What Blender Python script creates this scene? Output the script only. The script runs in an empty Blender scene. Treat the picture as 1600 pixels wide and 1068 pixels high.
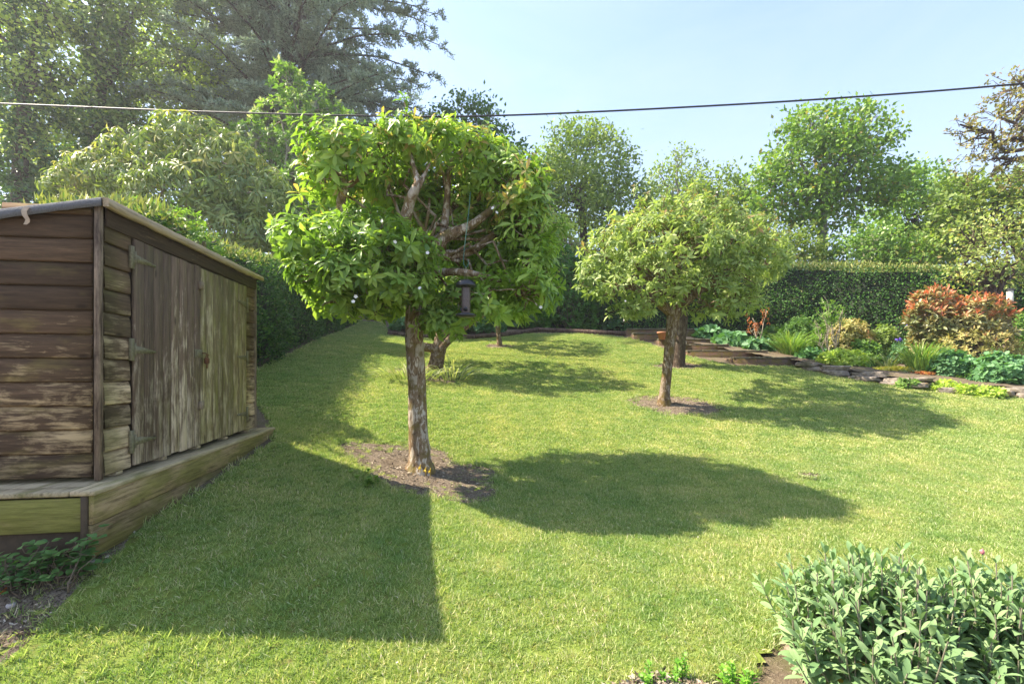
import bpy, math, random
import numpy as np
from mathutils import Vector, Matrix

# ------------------------------------------------------------------ camera, sky, sun, exposure
scene = bpy.context.scene
F = 740.0; HZ = 575.0; CX = 800.0; H = 1.9        # focal length in px of the 1600 px wide photo, horizon row, eye height
cam = bpy.data.objects.new('camera', bpy.data.cameras.new('camera'))
scene.collection.objects.link(cam)
cam.location = (0, 0, H); cam.rotation_euler = (math.radians(90), 0, 0)
cam.data.sensor_width = 36; cam.data.lens = F / 1600 * 36
cam.data.shift_y = (HZ - 534) / 1600
cam.data.clip_start = 0.05; cam.data.clip_end = 2000
scene.camera = cam

SUN_TO = Vector((-0.85, 0.15, 1.0)).normalized()
world = bpy.data.worlds.new("World"); scene.world = world; world.use_nodes = True
wn = world.node_tree.nodes; wl = world.node_tree.links
bg = wn['Background']
sky = wn.new('ShaderNodeTexSky'); sky.sky_type = 'NISHITA'; sky.sun_disc = False
sky.sun_elevation = math.asin(SUN_TO.z); sky.sun_rotation = math.atan2(SUN_TO.x, SUN_TO.y)
sky.air_density = 1.0; sky.dust_density = 0.9; sky.ozone_density = 1.6
# thin high haze streaks over the blue
wtc = wn.new('ShaderNodeTexCoord'); wmp = wn.new('ShaderNodeMapping'); wmp.inputs['Scale'].default_value = (1.2, 1.2, 5.0); wmp.inputs['Rotation'].default_value = (0.25, 0.1, 0.3)
wno = wn.new('ShaderNodeTexNoise'); wno.inputs['Scale'].default_value = 1.6; wno.inputs['Detail'].default_value = 5; wno.inputs['Roughness'].default_value = .6; wno.inputs['Distortion'].default_value = .6
wrp = wn.new('ShaderNodeValToRGB'); wrp.color_ramp.elements[0].position = .42; wrp.color_ramp.elements[0].color = (.04, .04, .04, 1); wrp.color_ramp.elements[1].position = .78; wrp.color_ramp.elements[1].color = (.24, .24, .24, 1)
wmx = wn.new('ShaderNodeMix'); wmx.data_type = 'RGBA'; wmx.inputs[7].default_value = (2.6, 2.9, 3.5, 1)
wl.new(wtc.outputs['Generated'], wmp.inputs[0]); wl.new(wmp.outputs[0], wno.inputs['Vector']); wl.new(wno.outputs['Fac'], wrp.inputs[0])
wl.new(wrp.outputs[0], wmx.inputs[0]); wl.new(sky.outputs[0], wmx.inputs[6])
wsp = wn.new('ShaderNodeSeparateXYZ'); wl.new(wtc.outputs['Generated'], wsp.inputs[0])     # paler air towards the horizon
whr = wn.new('ShaderNodeValToRGB'); whr.color_ramp.interpolation = 'EASE'; whr.color_ramp.elements[0].position = 0; whr.color_ramp.elements[0].color = (.85, .85, .85, 1); whr.color_ramp.elements[1].position = .62; whr.color_ramp.elements[1].color = (0, 0, 0, 1)
wl.new(wsp.outputs[2], whr.inputs[0]); wm2 = wn.new('ShaderNodeMix'); wm2.data_type = 'RGBA'; wm2.inputs[7].default_value = (1.65, 2.02, 2.75, 1)
wl.new(whr.outputs[0], wm2.inputs[0]); wl.new(wmx.outputs[2], wm2.inputs[6]); wl.new(wm2.outputs[2], bg.inputs[0]); bg.inputs[1].default_value = 0.119
sun = bpy.data.objects.new('sun', bpy.data.lights.new('sun', 'SUN'))
scene.collection.objects.link(sun)
sun.data.energy = 3.65; sun.data.angle = math.radians(0.53); sun.data.color = (1.0, 0.94, 0.82)
sun.rotation_euler = (-SUN_TO).to_track_quat('-Z', 'Y').to_euler()
scene.view_settings.view_transform = 'Standard'; scene.view_settings.look = 'None'
scene.view_settings.exposure = 1.92
scene.view_settings.use_white_balance = True; scene.view_settings.white_balance_temperature = 7000; scene.view_settings.white_balance_tint = 12; scene.view_settings.gamma = 1.0
scene.render.engine = 'CYCLES'
scene.cycles.max_bounces = 6; scene.cycles.transmission_bounces = 4; scene.cycles.diffuse_bounces = 4
scene.cycles.transparent_max_bounces = 6

C = scene.collection
rng = np.random.default_rng(7)

# ------------------------------------------------------------------ terrain function
CP = [(147,852,3.03),(420,680,6.1),(0,985,2.70),(0,1068,2.47),(650,1000,2.8),(648,765,5.65),(800,1068,2.6),(1200,1068,2.5),(1600,1068,2.4),
      (1600,800,5.2),(1200,850,4.4),(1000,735,6.8),(1038,632,10.6),(1600,690,8.5),(1300,660,9.5),(678,583,13.0),(1250,571,15.3),
      (1600,616,12.0),(1430,595,13.3),(985,527,19.2),(900,520,21.0),(620,524,19.0),(560,505,22.5),(400,576,10.5),(500,538,14.3),
      (800,541,17.0),(1140,574,14.6),(1062,571,15.0),(655,735,6.4)]
cp = [((px-CX)/F*z, z, (HZ-py)/F*z) for px,py,z in CP]
cp += [(0,-4,-2.0),(-6,-4,-1.5),(8,-4,-2.0),(12,2,-1.9),(-6,3,-0.9),(-9,8,-0.2),(-12,16,1.6),(-14,26,3.2),(0,30,3.0),(0,45,4.6),
       (-30,45,6.0),(30,45,2.6),(25,25,1.2),(20,16,-0.2),(20,8,-1.2),(-30,20,3.0),(12,22,1.0),(35,10,-1.0),(-28,0,0.2)]
cp = np.array(cp)
def _U(r2): return 0.5*r2*np.log(r2+1e-9)
def _fit():
    n=len(cp); d=((cp[:,None,:2]-cp[None,:,:2])**2).sum(-1)
    K=_U(d)+np.eye(n)*1.2; Pm=np.c_[np.ones(n),cp[:,:2]]
    A=np.zeros((n+3,n+3)); A[:n,:n]=K; A[:n,n:]=Pm; A[n:,:n]=Pm.T
    return np.linalg.solve(A, np.r_[cp[:,2],0,0,0])
_w=_fit()
def gnd(x,y):
    x=np.atleast_1d(np.asarray(x,float)); y=np.atleast_1d(np.asarray(y,float)); sh=np.broadcast(x,y).shape
    x,y=np.broadcast_to(x,sh).ravel(),np.broadcast_to(y,sh).ravel()
    xc=np.clip(x,-34,38); yc=np.clip(y,-4.5,46); out=np.empty(len(x))
    for s in range(0,len(x),20000):
        e=s+20000; d=(xc[s:e,None]-cp[None,:,0])**2+(yc[s:e,None]-cp[None,:,1])**2
        out[s:e]=_U(d)@_w[:-3]+_w[-3]+_w[-2]*xc[s:e]+_w[-1]*yc[s:e]
    return (out+H).reshape(sh)
def g1(x,y): return float(gnd(x,y)[0])
def PX(px,py,z): return Vector(((px-CX)/F*z, z, H+(HZ-py)/F*z))     # point at distance z that projects there
_zs=np.concatenate([np.arange(1.0,12,.05),np.arange(12,60,.1)])
def G(px,py):                                                        # where the ray meets the ground
    X=(px-CX)/F; s=(HZ-py)/F
    g=gnd(X*_zs,_zs)-(H+s*_zs); i=np.argmax(g>0)
    if i==0: i=len(_zs)-1
    z=_zs[i-1]+(0-g[i-1])/(g[i]-g[i-1])*(_zs[i]-_zs[i-1])
    return Vector((X*z,z,g1(X*z,z)))

# ------------------------------------------------------------------ object helpers
def tag(o,label=None,cat=None,group=None,kind=None):
    if label: o['label']=label
    if cat: o['category']=cat
    if group: o['group']=group
    if kind: o['kind']=kind
    return o
def empty(name,loc,label,cat,group=None,rz=0):
    o=bpy.data.objects.new(name,None); C.objects.link(o); o.location=loc; o.rotation_euler=(0,0,rz); o.empty_display_size=.1
    return tag(o,label,cat,group)
ORG={}
class MB:
    def __init__(s): s.v=[];s.q=[];s.t=[];s.a=[];s.b=[];s.n=0
    def add(s,v,q=None,t=None,a=0.5,b=0.0):
        v=np.asarray(v,float).reshape(-1,3)
        if q is not None and len(q): s.q.append(np.asarray(q,np.int64).reshape(-1,4)+s.n)
        if t is not None and len(t): s.t.append(np.asarray(t,np.int64).reshape(-1,3)+s.n)
        s.v.append(v); s.a.append(np.broadcast_to(np.asarray(a,float),(len(v),)).copy()); s.b.append(np.broadcast_to(np.asarray(b,float),(len(v),)).copy()); s.n+=len(v)
        return s
    def build(s,name,mat,parent=None,smooth=True,loc=None):
        v=np.concatenate(s.v); q=np.concatenate(s.q) if s.q else np.zeros((0,4),int); t=np.concatenate(s.t) if s.t else np.zeros((0,3),int)
        org=np.zeros(3)
        if loc is not None: org=np.array(loc,float)
        elif parent is not None and parent.type=='EMPTY' and parent.rotation_euler.z==0: org=np.array(parent.location)
        elif parent is not None and parent.type!='EMPTY': org=ORG[parent.name]
        v=v-org
        me=bpy.data.meshes.new(name); me.vertices.add(len(v)); me.vertices.foreach_set('co',v.astype(np.float32).ravel())
        nl=len(q)*4+len(t)*3; me.loops.add(nl); me.loops.foreach_set('vertex_index',np.r_[q.ravel(),t.ravel()].astype(np.int32))
        me.polygons.add(len(q)+len(t))
        me.polygons.foreach_set('loop_start',np.r_[np.arange(len(q))*4,len(q)*4+np.arange(len(t))*3].astype(np.int32))
        if smooth: me.polygons.foreach_set('use_smooth',np.ones(len(q)+len(t),bool))
        for nm,arr in (('v',s.a),('w',s.b)):
            at=me.attributes.new(nm,'FLOAT','POINT'); at.data.foreach_set('value',np.concatenate(arr).astype(np.float32))
        me.update(); me.validate()
        me.materials.append(mat)
        o=bpy.data.objects.new(name,me); C.objects.link(o)
        if parent is not None: o.parent=parent
        else: o.location=org
        ORG[o.name]=org
        return o
def nrm(a): a=np.asarray(a,float); return a/np.maximum(np.linalg.norm(a,axis=-1,keepdims=True),1e-9)
def rdir(n,r=rng): return nrm(r.normal(size=(n,3)))

def tube(mb,pts,rad,seg=8,rough=0.0,a=.5,cap=True,r=rng,b=0.0):
    pts=np.asarray(pts,float); n=len(pts); rad=np.broadcast_to(np.asarray(rad,float),(n,))
    T=nrm(np.gradient(pts,axis=0)); ref=np.array([0,0,1.]) if abs(T[0,2])<.9 else np.array([1.,0,0])
    N=np.zeros((n,3)); x=nrm(np.cross(T[0],ref)); N[0]=x
    for i in range(1,n): x=x-T[i]*np.dot(x,T[i]); x=x/np.linalg.norm(x); N[i]=x
    B=np.cross(T,N); th=np.arange(seg)*2*math.pi/seg
    rr=rad[:,None]*(1+rough*r.normal(size=(n,seg))) if rough else rad[:,None]*np.ones((1,seg))
    v=pts[:,None]+rr[...,None]*(np.cos(th)[None,:,None]*N[:,None]+np.sin(th)[None,:,None]*B[:,None])
    i=np.arange(n-1)[:,None]*seg; j=np.arange(seg)[None]; k=(j+1)%seg
    q=np.stack([i+j,i+k,i+seg+k,i+seg+j],-1).reshape(-1,4)
    v=v.reshape(-1,3); t=[]
    if cap:
        v=np.r_[v,pts[:1],pts[-1:]]; c0=n*seg; c1=c0+1
        t=[(c0,int(kk),int(jj)) for jj,kk in zip(j[0],k[0])]+[(c1,(n-1)*seg+int(jj),(n-1)*seg+int(kk)) for jj,kk in zip(j[0],k[0])]
    mb.add(v,q,t,a,b)
def spline(pts,n):                                                   # Catmull-Rom through pts
    p=np.asarray([list(x) for x in pts],float); p=np.r_[[2*p[0]-p[1]],p,[2*p[-1]-p[-2]]]; out=[]
    m=len(p)-3
    for t in np.linspace(0,m-1e-6,n):
        i=int(t); f=t-i; a,b,c,d=p[i:i+4]
        out.append(.5*((2*b)+(c-a)*f+(2*a-5*b+4*c-d)*f*f+(-a+3*b-3*c+d)*f**3))
    return np.array(out)
def wiggly(p0,p1,n=5,amp=.1,r=rng,sag=0.0):
    p0=np.array(p0,float);p1=np.array(p1,float);t=np.linspace(0,1,n)[:,None]; L=np.linalg.norm(p1-p0)
    o=r.normal(size=(n,3))*amp*L*np.sin(t*math.pi); o[:,2]+=sag*L*np.sin(t[:,0]*math.pi)
    return p0+(p1-p0)*t+o

def cbox(mb,c,s,bev=.004,ax=None,a=None,b=0.0):                      # chamfered box: centre, size, axes
    c=np.array(c,float); h=np.array(s,float)/2; bev=min(bev,h.min()*.6)
    ax=np.eye(3) if ax is None else np.array(ax,float)
    V=[];idx={}
    for sx in(-1,1):
        for sy in(-1,1):
            for sz in(-1,1):
                sg=np.array([sx,sy,sz])
                for k in range(3):
                    w=h-bev; w=w.copy(); w[k]=h[k]; idx[(sx,sy,sz,k)]=len(V); V.append(sg*w)
    q=[];t=[]
    for k in range(3):
        i,j=[x for x in range(3) if x!=k]
        for s_ in(-1,1):
            f=[]
            for (p,r_) in((-1,-1),(1,-1),(1,1),(-1,1)):
                g=[0,0,0]; g[k]=s_; g[i]=p; g[j]=r_; f.append(idx[(*g,k)])
            q.append(f)
        for si in(-1,1):
            for sj in(-1,1):
                g0=[0,0,0];g1_=[0,0,0]
                g0[i]=si;g0[j]=sj;g0[k]=-1;g1_[i]=si;g1_[j]=sj;g1_[k]=1
                q.append([idx[(*g0,i)],idx[(*g1_,i)],idx[(*g1_,j)],idx[(*g0,j)]])
    for sx in(-1,1):
        for sy in(-1,1):
            for sz in(-1,1): t.append([idx[(sx,sy,sz,k)] for k in range(3)])
    V=np.array(V); 
    def out(fs):
        r_=[]
        for f in fs:
            p=V[f]; n=np.cross(p[1]-p[0],p[2]-p[0]); r_.append(f if np.dot(n,p.mean(0))>=0 else f[::-1])
        return r_
    mb.add(c+V@ax,out(q),out(t),rng.random() if a is None else a,b)
def bx(mb,x0,x1,y0,y1,z0,z1,bev=.004,a=None,b=0.0): cbox(mb,((x0+x1)/2,(y0+y1)/2,(z0+z1)/2),(x1-x0,y1-y0,z1-z0),bev,None,a,b)
def lathe(mb,prof,c,seg=20,a=.5):
    n=len(prof); th=np.arange(seg)*2*math.pi/seg; pr=np.array(prof)
    v=np.stack([pr[:,0,None]*np.cos(th),pr[:,0,None]*np.sin(th),pr[:,1,None]*np.ones(seg)],-1)+np.array(c)
    i=np.arange(n-1)[:,None]*seg;j=np.arange(seg)[None];k=(j+1)%seg
    mb.add(v.reshape(-1,3),np.stack([i+j,i+k,i+seg+k,i+seg+j],-1).reshape(-1,4),None,a)

# leaf templates: (along, across, normal)
T_DIA=(np.array([(0,0,0),(.45,-.5,.06),(1,0,-.06),(.45,.5,.06)]),[],[(0,1,2),(0,2,3)])
T_LEAF=(np.array([(0,0,0),(.3,-.36,.05),(.3,0,0),(.3,.36,.05),(.68,-.46,.03),(.68,0,-.04),(.68,.46,.03),(1,0,-.16)]),
        [(1,4,5,2),(2,5,6,3)],[(0,1,2),(0,2,3),(4,7,5),(5,7,6)])
T_BLADE=(np.array([(0,-.5,0),(0,.5,0),(.35,-.5,.03),(.35,.5,.03),(.7,-.36,-.06),(.7,.36,-.06),(1,0,-.25)]),[(0,2,3,1),(2,4,5,3)],[(4,6,5)])
T_STRAP=(np.array([(0,-.5,0),(0,.5,0),(.3,-.5,.05),(.3,.5,.05),(.6,-.45,.02),(.6,.45,.02),(.85,-.3,-.12),(.85,.3,-.12),(1,0,-.3)]),[(0,2,3,1),(2,4,5,3),(4,6,7,5)],[(6,8,7)])
T_ROUND=(np.array([(0,0,0),(.2,-.42,.05),(.6,-.55,.07),(.92,-.28,.0),(1,0,-.06),(.92,.28,0),(.6,.55,.07),(.2,.42,.05),(.5,0,-.03)]),
        [],[(8,i,i+1) for i in range(0,7)]+[(8,7,0)])
def leaves(mb,pos,ax,nr,L,W,tpl=T_DIA,a=None,b=0.0):
    V,Q,Tt=tpl; pos=np.asarray(pos,float); N=len(pos)
    if N==0: return
    ax=nrm(ax); side=nrm(np.cross(nr,ax)); up=np.cross(ax,side)
    L=np.broadcast_to(np.asarray(L,float),(N,)); W=np.broadcast_to(np.asarray(W,float),(N,))
    v=pos[:,None]+V[None,:,0,None]*(L[:,None,None]*ax[:,None])+V[None,:,1,None]*(W[:,None,None]*side[:,None])+V[None,:,2,None]*(L[:,None,None]*up[:,None])
    m=len(V); off=(np.arange(N)*m)[:,None,None]
    q=(np.array(Q)[None]+off).reshape(-1,4) if len(Q) else None
    t=(np.array(Tt)[None]+off).reshape(-1,3) if len(Tt) else None
    a=rng.random(N) if a is None else np.broadcast_to(np.asarray(a,float),(N,))
    b=np.broadcast_to(np.asarray(b,float),(N,))
    mb.add(v.reshape(-1,3),q,t,np.repeat(a,m),np.repeat(b,m))

# ------------------------------------------------------------------ materials
def mat(name):
    m=bpy.data.materials.new(name); m.use_nodes=True; nt=m.node_tree; b=nt.nodes['Principled BSDF']; return m,nt,b
def N_(nt,t,**kw):
    n=nt.nodes.new(t)
    for k,v in kw.items(): setattr(n,k,v)
    return n
def ramp(nt,fac,stops,interp='LINEAR'):
    r=N_(nt,'ShaderNodeValToRGB'); r.color_ramp.interpolation=interp; e=r.color_ramp.elements
    while len(e)<len(stops): e.new(.5)
    for i,(p,c) in enumerate(stops):
        e[i].position=p; e[i].color=(*c,1) if len(c)==3 else c
    nt.links.new(fac,r.inputs[0]); return r.outputs[0]
def noise(nt,vec,scale,detail=4,rough=.55,dist=0):
    n=N_(nt,'ShaderNodeTexNoise'); n.inputs['Scale'].default_value=scale; n.inputs['Detail'].default_value=detail; n.inputs['Roughness'].default_value=rough; n.inputs['Distortion'].default_value=dist
    if vec is not None: nt.links.new(vec,n.inputs['Vector'])
    return n.outputs['Fac']
def mapping(nt,vec,sc=(1,1,1),loc=(0,0,0)):
    m=N_(nt,'ShaderNodeMapping'); m.inputs['Scale'].default_value=sc; m.inputs['Location'].default_value=loc; nt.links.new(vec,m.inputs['Vector']); return m.outputs[0]
def mixc(nt,f,a,b,mode='MIX'):
    m=N_(nt,'ShaderNodeMix',data_type='RGBA',blend_type=mode)
    for inp,val in ((m.inputs[0],f),(m.inputs[6],a),(m.inputs[7],b)):
        if isinstance(val,(int,float)): inp.default_value=val
        elif isinstance(val,tuple): inp.default_value=(*val,1) if len(val)==3 else val
        else: nt.links.new(val,inp)
    return m.outputs[2]
def math_(nt,op,a,b=None,clamp=False):
    m=N_(nt,'ShaderNodeMath',operation=op); m.use_clamp=clamp
    for i,v in enumerate((a,b)):
        if v is None: continue
        if isinstance(v,(int,float)): m.inputs[i].default_value=v
        else: nt.links.new(v,m.inputs[i])
    return m.outputs[0]
def attr(nt,n): a=N_(nt,'ShaderNodeAttribute'); a.attribute_name=n; return a.outputs['Fac']
def bump(nt,b,h,st=.5,dist=.01):
    n=N_(nt,'ShaderNodeBump'); n.inputs['Strength'].default_value=st; n.inputs['Distance'].default_value=dist
    nt.links.new(h,n.inputs['Height']); nt.links.new(n.outputs[0],b.inputs['Normal']); return n
def leafmat(name,stops,tip=None,trans=.35,rough=.5,tcol=None,spec=.35,gain=1.4):
    """stops: colours by the per-leaf value v; tip: colour of new growth by the value w"""
    m,nt,b=mat(name)
    stops=[tuple(min(.8,x*gain) for x in s) for s in stops]; k=len(stops); c=ramp(nt,attr(nt,'v'),[(i/(k-1),s) for i,s in enumerate(stops)])
    geo=N_(nt,'ShaderNodeNewGeometry')
    n=noise(nt,geo.outputs['Position'],1.1,2)
    c=mixc(nt,1.0,c,ramp(nt,n,[(.3,(.78,.82,.8)),(.7,(1.22,1.16,1.1))]),'MULTIPLY')
    if tip is not None: c=mixc(nt,attr(nt,'w'),c,tip)
    nt.links.new(c,b.inputs['Base Color']); b.inputs['Roughness'].default_value=rough; b.inputs['Specular IOR Level'].default_value=spec
    tr=N_(nt,'ShaderNodeBsdfTranslucent'); tc=mixc(nt,1.0,c,tcol or (1.35,1.5,.55),'MULTIPLY'); nt.links.new(tc,tr.inputs[0])
    mx=N_(nt,'ShaderNodeMixShader'); mx.inputs[0].default_value=trans
    nt.links.new(b.outputs[0],mx.inputs[1]); nt.links.new(tr.outputs[0],mx.inputs[2])
    nt.links.new(mx.outputs[0],nt.nodes['Material Output'].inputs[0]); return m
def barkmat(name,dark,mid,pale,moss=None,scale=1.0,st=.8,flake=.6):
    m,nt,b=mat(name); geo=N_(nt,'ShaderNodeNewGeometry'); v=mapping(nt,geo.outputs['Position'],(1,1,.4))
    n=noise(nt,v,20*scale,6,.65,.4); c=ramp(nt,n,[(.36,dark),(.45,mid),(.54,mid),(.60,pale)])
    n2=noise(nt,v,9*scale,4,.6,.8); c=mixc(nt,ramp(nt,n2,[(flake-.06,(0,0,0)),(flake-.02,(.85,.85,.85))]),c,mixc(nt,n,tuple(x*.6 for x in pale),pale))
    if moss: c=mixc(nt,ramp(nt,noise(nt,geo.outputs['Position'],6,4),[(.5,(0,0,0)),(.62,(.8,.8,.8))]),c,moss)
    nt.links.new(c,b.inputs['Base Color']); b.inputs['Roughness'].default_value=.9; b.inputs['Specular IOR Level'].default_value=.15
    bump(nt,b,math_(nt,'ADD',n,math_(nt,'MULTIPLY',n2,.7)),st,.02); return m
def plain(name,col,rough=.6,metal=0,var=.25,scale=30,bmp=.2):
    m,nt,b=mat(name); tc=N_(nt,'ShaderNodeTexCoord'); n=noise(nt,tc.outputs['Object'],scale,5,.6)
    c=ramp(nt,n,[(.25,tuple(x*(1-var) for x in col)),(.75,tuple(min(1,x*(1+var)) for x in col))])
    nt.links.new(c,b.inputs['Base Color']); b.inputs['Roughness'].default_value=rough; b.inputs['Metallic'].default_value=metal
    if bmp: bump(nt,b,n,bmp,.01)
    return m
def woodmat(name,stain,worn,green=None,axis='x',wear=.5,wz=0.0,gthr=.5,flake=1.0):
    """weathered board: grain along one axis, stain worn off in patches (more towards the splashed lower boards, wz), algae"""
    m,nt,b=mat(name); tc=N_(nt,'ShaderNodeTexCoord'); oc=tc.outputs['Object']; av=attr(nt,'v')
    comb=N_(nt,'ShaderNodeCombineXYZ'); 
    for i in range(3): nt.links.new(math_(nt,'MULTIPLY',av,17.3+i*5),comb.inputs[i])
    add=N_(nt,'ShaderNodeVectorMath',operation='ADD'); nt.links.new(oc,add.inputs[0]); nt.links.new(comb.outputs[0],add.inputs[1]); vec=add.outputs[0]
    st={'x':(1.6,22,22),'y':(22,1.6,22),'z':(22,22,1.6)}[axis]; st2={'x':(2.4,7,7),'y':(7,2.4,7),'z':(7,7,2.4)}[axis]
    gr=noise(nt,mapping(nt,vec,st),2.2,8,.7,.35)
    fine=noise(nt,mapping(nt,vec,tuple(x*2.5 for x in st)),3,4,.7,.1)
    pt=noise(nt,mapping(nt,vec,st2),1.5,6,.68,.5)
    sep=N_(nt,'ShaderNodeSeparateXYZ'); nt.links.new(oc,sep.inputs[0])
    wv=math_(nt,'ADD',math_(nt,'MULTIPLY',pt,.75),math_(nt,'MULTIPLY',gr,.45))
    wv=math_(nt,'ADD',wv,math_(nt,'MULTIPLY',sep.outputs[2],-wz)); wv=math_(nt,'ADD',wv,math_(nt,'MULTIPLY',av,.10))
    msk=ramp(nt,wv,[(max(0,1-wear-.06),(0,0,0)),(min(1,1-wear+.12),(1,1,1))])
    dark=tuple(x*.45 for x in stain)
    cs=ramp(nt,gr,[(.3,dark),(.6,stain),(.8,tuple(x*1.5 for x in stain))])
    cw=ramp(nt,gr,[(.28,tuple(x*.35 for x in worn)),(.5,tuple(x*.8 for x in worn)),(.75,worn)])
    c=mixc(nt,msk,cs,cw)
    if green:
        gm=ramp(nt,noise(nt,mapping(nt,vec,st2),.9,4,.6),[(gthr-.08,(0,0,0)),(gthr+.12,(.85,.85,.85))]); cg=ramp(nt,gr,[(.3,tuple(x*.4 for x in green)),(.7,green)]); c=mixc(nt,gm,c,cg)
    # knots
    vo=N_(nt,'ShaderNodeTexVoronoi'); vo.inputs['Scale'].default_value=1.0
    k=5.0; nt.links.new(mapping(nt,vec,{'x':(k*.5,k*1.3,k*1.3),'y':(k*1.3,k*.5,k*1.3),'z':(k*1.3,k*1.3,k*.5)}[axis]),vo.inputs['Vector'])
    c=mixc(nt,ramp(nt,vo.outputs['Distance'],[(.05,(.85,.85,.85)),(.12,(0,0,0))]),c,tuple(x*.35 for x in stain))
    c=mixc(nt,1.0,c,ramp(nt,av,[(0,(.72,.72,.72)),(1,(1.25,1.22,1.2))]),'MULTIPLY')
    nt.links.new(c,b.inputs['Base Color']); b.inputs['Roughness'].default_value=.82; b.inputs['Specular IOR Level'].default_value=.2
    bump(nt,b,math_(nt,'ADD',gr,math_(nt,'MULTIPLY',fine,.6)),.7,.006); return m

BARK1=barkmat('bark_flaky',(.075,.048,.028),(.23,.155,.09),(.58,.5,.40),(.17,.13,.04))
BARK2=barkmat('bark_brown',(.05,.032,.02),(.14,.09,.05),(.36,.29,.22),(.16,.11,.03),1.2)
BARKD=barkmat('bark_dark',(.03,.022,.017),(.085,.06,.045),(.16,.13,.1),None,.7,.9,.7)
BARKG=barkmat('bark_grey',(.10,.09,.075),(.22,.2,.17),(.42,.4,.36),None,.6)

# ------------------------------------------------------------------ ground, lawn
def groundmat():
    m,nt,b=mat('earth_litter'); geo=N_(nt,'ShaderNodeNewGeometry'); P=geo.outputs['Position']
    n=noise(nt,P,3,6,.65); n2=noise(nt,P,45,5,.7)
    c=ramp(nt,n,[(.3,(.11,.08,.055)),(.5,(.17,.13,.09)),(.7,(.12,.12,.05))])
    c=mixc(nt,ramp(nt,n2,[(.56,(0,0,0)),(.64,(1,1,1))]),c,(.32,.26,.19))
    nt.links.new(c,b.inputs['Base Color']); b.inputs['Roughness'].default_value=.95; b.inputs['Specular IOR Level'].default_value=.1
    bump(nt,b,n2,.9,.03); return m
def soilmat():
    m,nt,b=mat('dry_soil'); geo=N_(nt,'ShaderNodeNewGeometry'); P=geo.outputs['Position']
    n=noise(nt,P,5,6,.65); n2=noise(nt,P,70,6,.75); n3=noise(nt,P,26,4,.6)
    c=ramp(nt,n,[(.3,(.15,.115,.08)),(.6,(.27,.215,.16))])
    c=mixc(nt,ramp(nt,n2,[(.42,(1,1,1)),(.5,(0,0,0))]),c,(.07,.05,.035))
    c=mixc(nt,ramp(nt,n2,[(.6,(0,0,0)),(.66,(1,1,1))]),c,(.42,.35,.27))
    c=mixc(nt,ramp(nt,n3,[(.6,(0,0,0)),(.7,(.8,.8,.8))]),c,(.16,.13,.04))
    nt.links.new(c,b.inputs['Base Color']); b.inputs['Roughness'].default_value=.95; b.inputs['Specular IOR Level'].default_value=.1
    bump(nt,b,math_(nt,'ADD',n2,n3),1.0,.02); return m
def lawnnoise(nt,P):
    big=noise(nt,P,.55,3,.55); mid=noise(nt,P,2.6,4,.6); fin=noise(nt,P,15,4,.7)
    return big,mid,fin
def lawnmat():
    m,nt,b=mat('turf'); geo=N_(nt,'ShaderNodeNewGeometry'); P=geo.outputs['Position']; big,mid,fin=lawnnoise(nt,P)
    c=ramp(nt,mid,[(.3,(.10,.15,.025)),(.55,(.16,.21,.04)),(.75,(.24,.25,.07))])
    c=mixc(nt,ramp(nt,fin,[(.5,(0,0,0)),(.75,(.8,.8,.8))]),c,(.15,.12,.05))
    nt.links.new(c,b.inputs['Base Color']); b.inputs['Roughness'].default_value=.95; b.inputs['Specular IOR Level'].default_value=.1
    bump(nt,b,fin,.8,.02); return m
def grassmat():
    m,nt,b=mat('grass_blades'); geo=N_(nt,'ShaderNodeNewGeometry'); P=geo.outputs['Position']; big,mid,fin=lawnnoise(nt,P)
    c=ramp(nt,attr(nt,'v'),[(0,(.12,.205,.05)),(.35,(.275,.37,.115)),(.6,(.41,.485,.18)),(.82,(.53,.56,.27)),(.91,(.67,.60,.38)),(1,(.76,.67,.48))])
    c2=ramp(nt,mid,[(.3,(.74,.88,.80)),(.5,(1,1,1)),(.72,(1.28,1.14,1.35))])
    c=mixc(nt,1.0,c,c2,'MULTIPLY')
    c=mixc(nt,1.0,c,ramp(nt,big,[(.35,(.85,.93,.9)),(.65,(1.15,1.06,1.1))]),'MULTIPLY')
    c=mixc(nt,ramp(nt,fin,[(.56,(0,0,0)),(.74,(.6,.6,.6))]),c,(.40,.33,.13))
    nt.links.new(c,b.inputs['Base Color']); b.inputs['Roughness'].default_value=.6; b.inputs['Specular IOR Level'].default_value=.25
    tr=N_(nt,'ShaderNodeBsdfTranslucent'); nt.links.new(mixc(nt,1.0,c,(1.3,1.4,.6),'MULTIPLY'),tr.inputs[0])
    mx=N_(nt,'ShaderNodeMixShader'); mx.inputs[0].default_value=.35; nt.links.new(b.outputs[0],mx.inputs[1]); nt.links.new(tr.outputs[0],mx.inputs[2])
    nt.links.new(mx.outputs[0],nt.nodes['Material Output'].inputs[0]); return m
EARTH=groundmat(); SOIL=soilmat(); TURF=lawnmat(); BLADES=grassmat()

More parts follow.
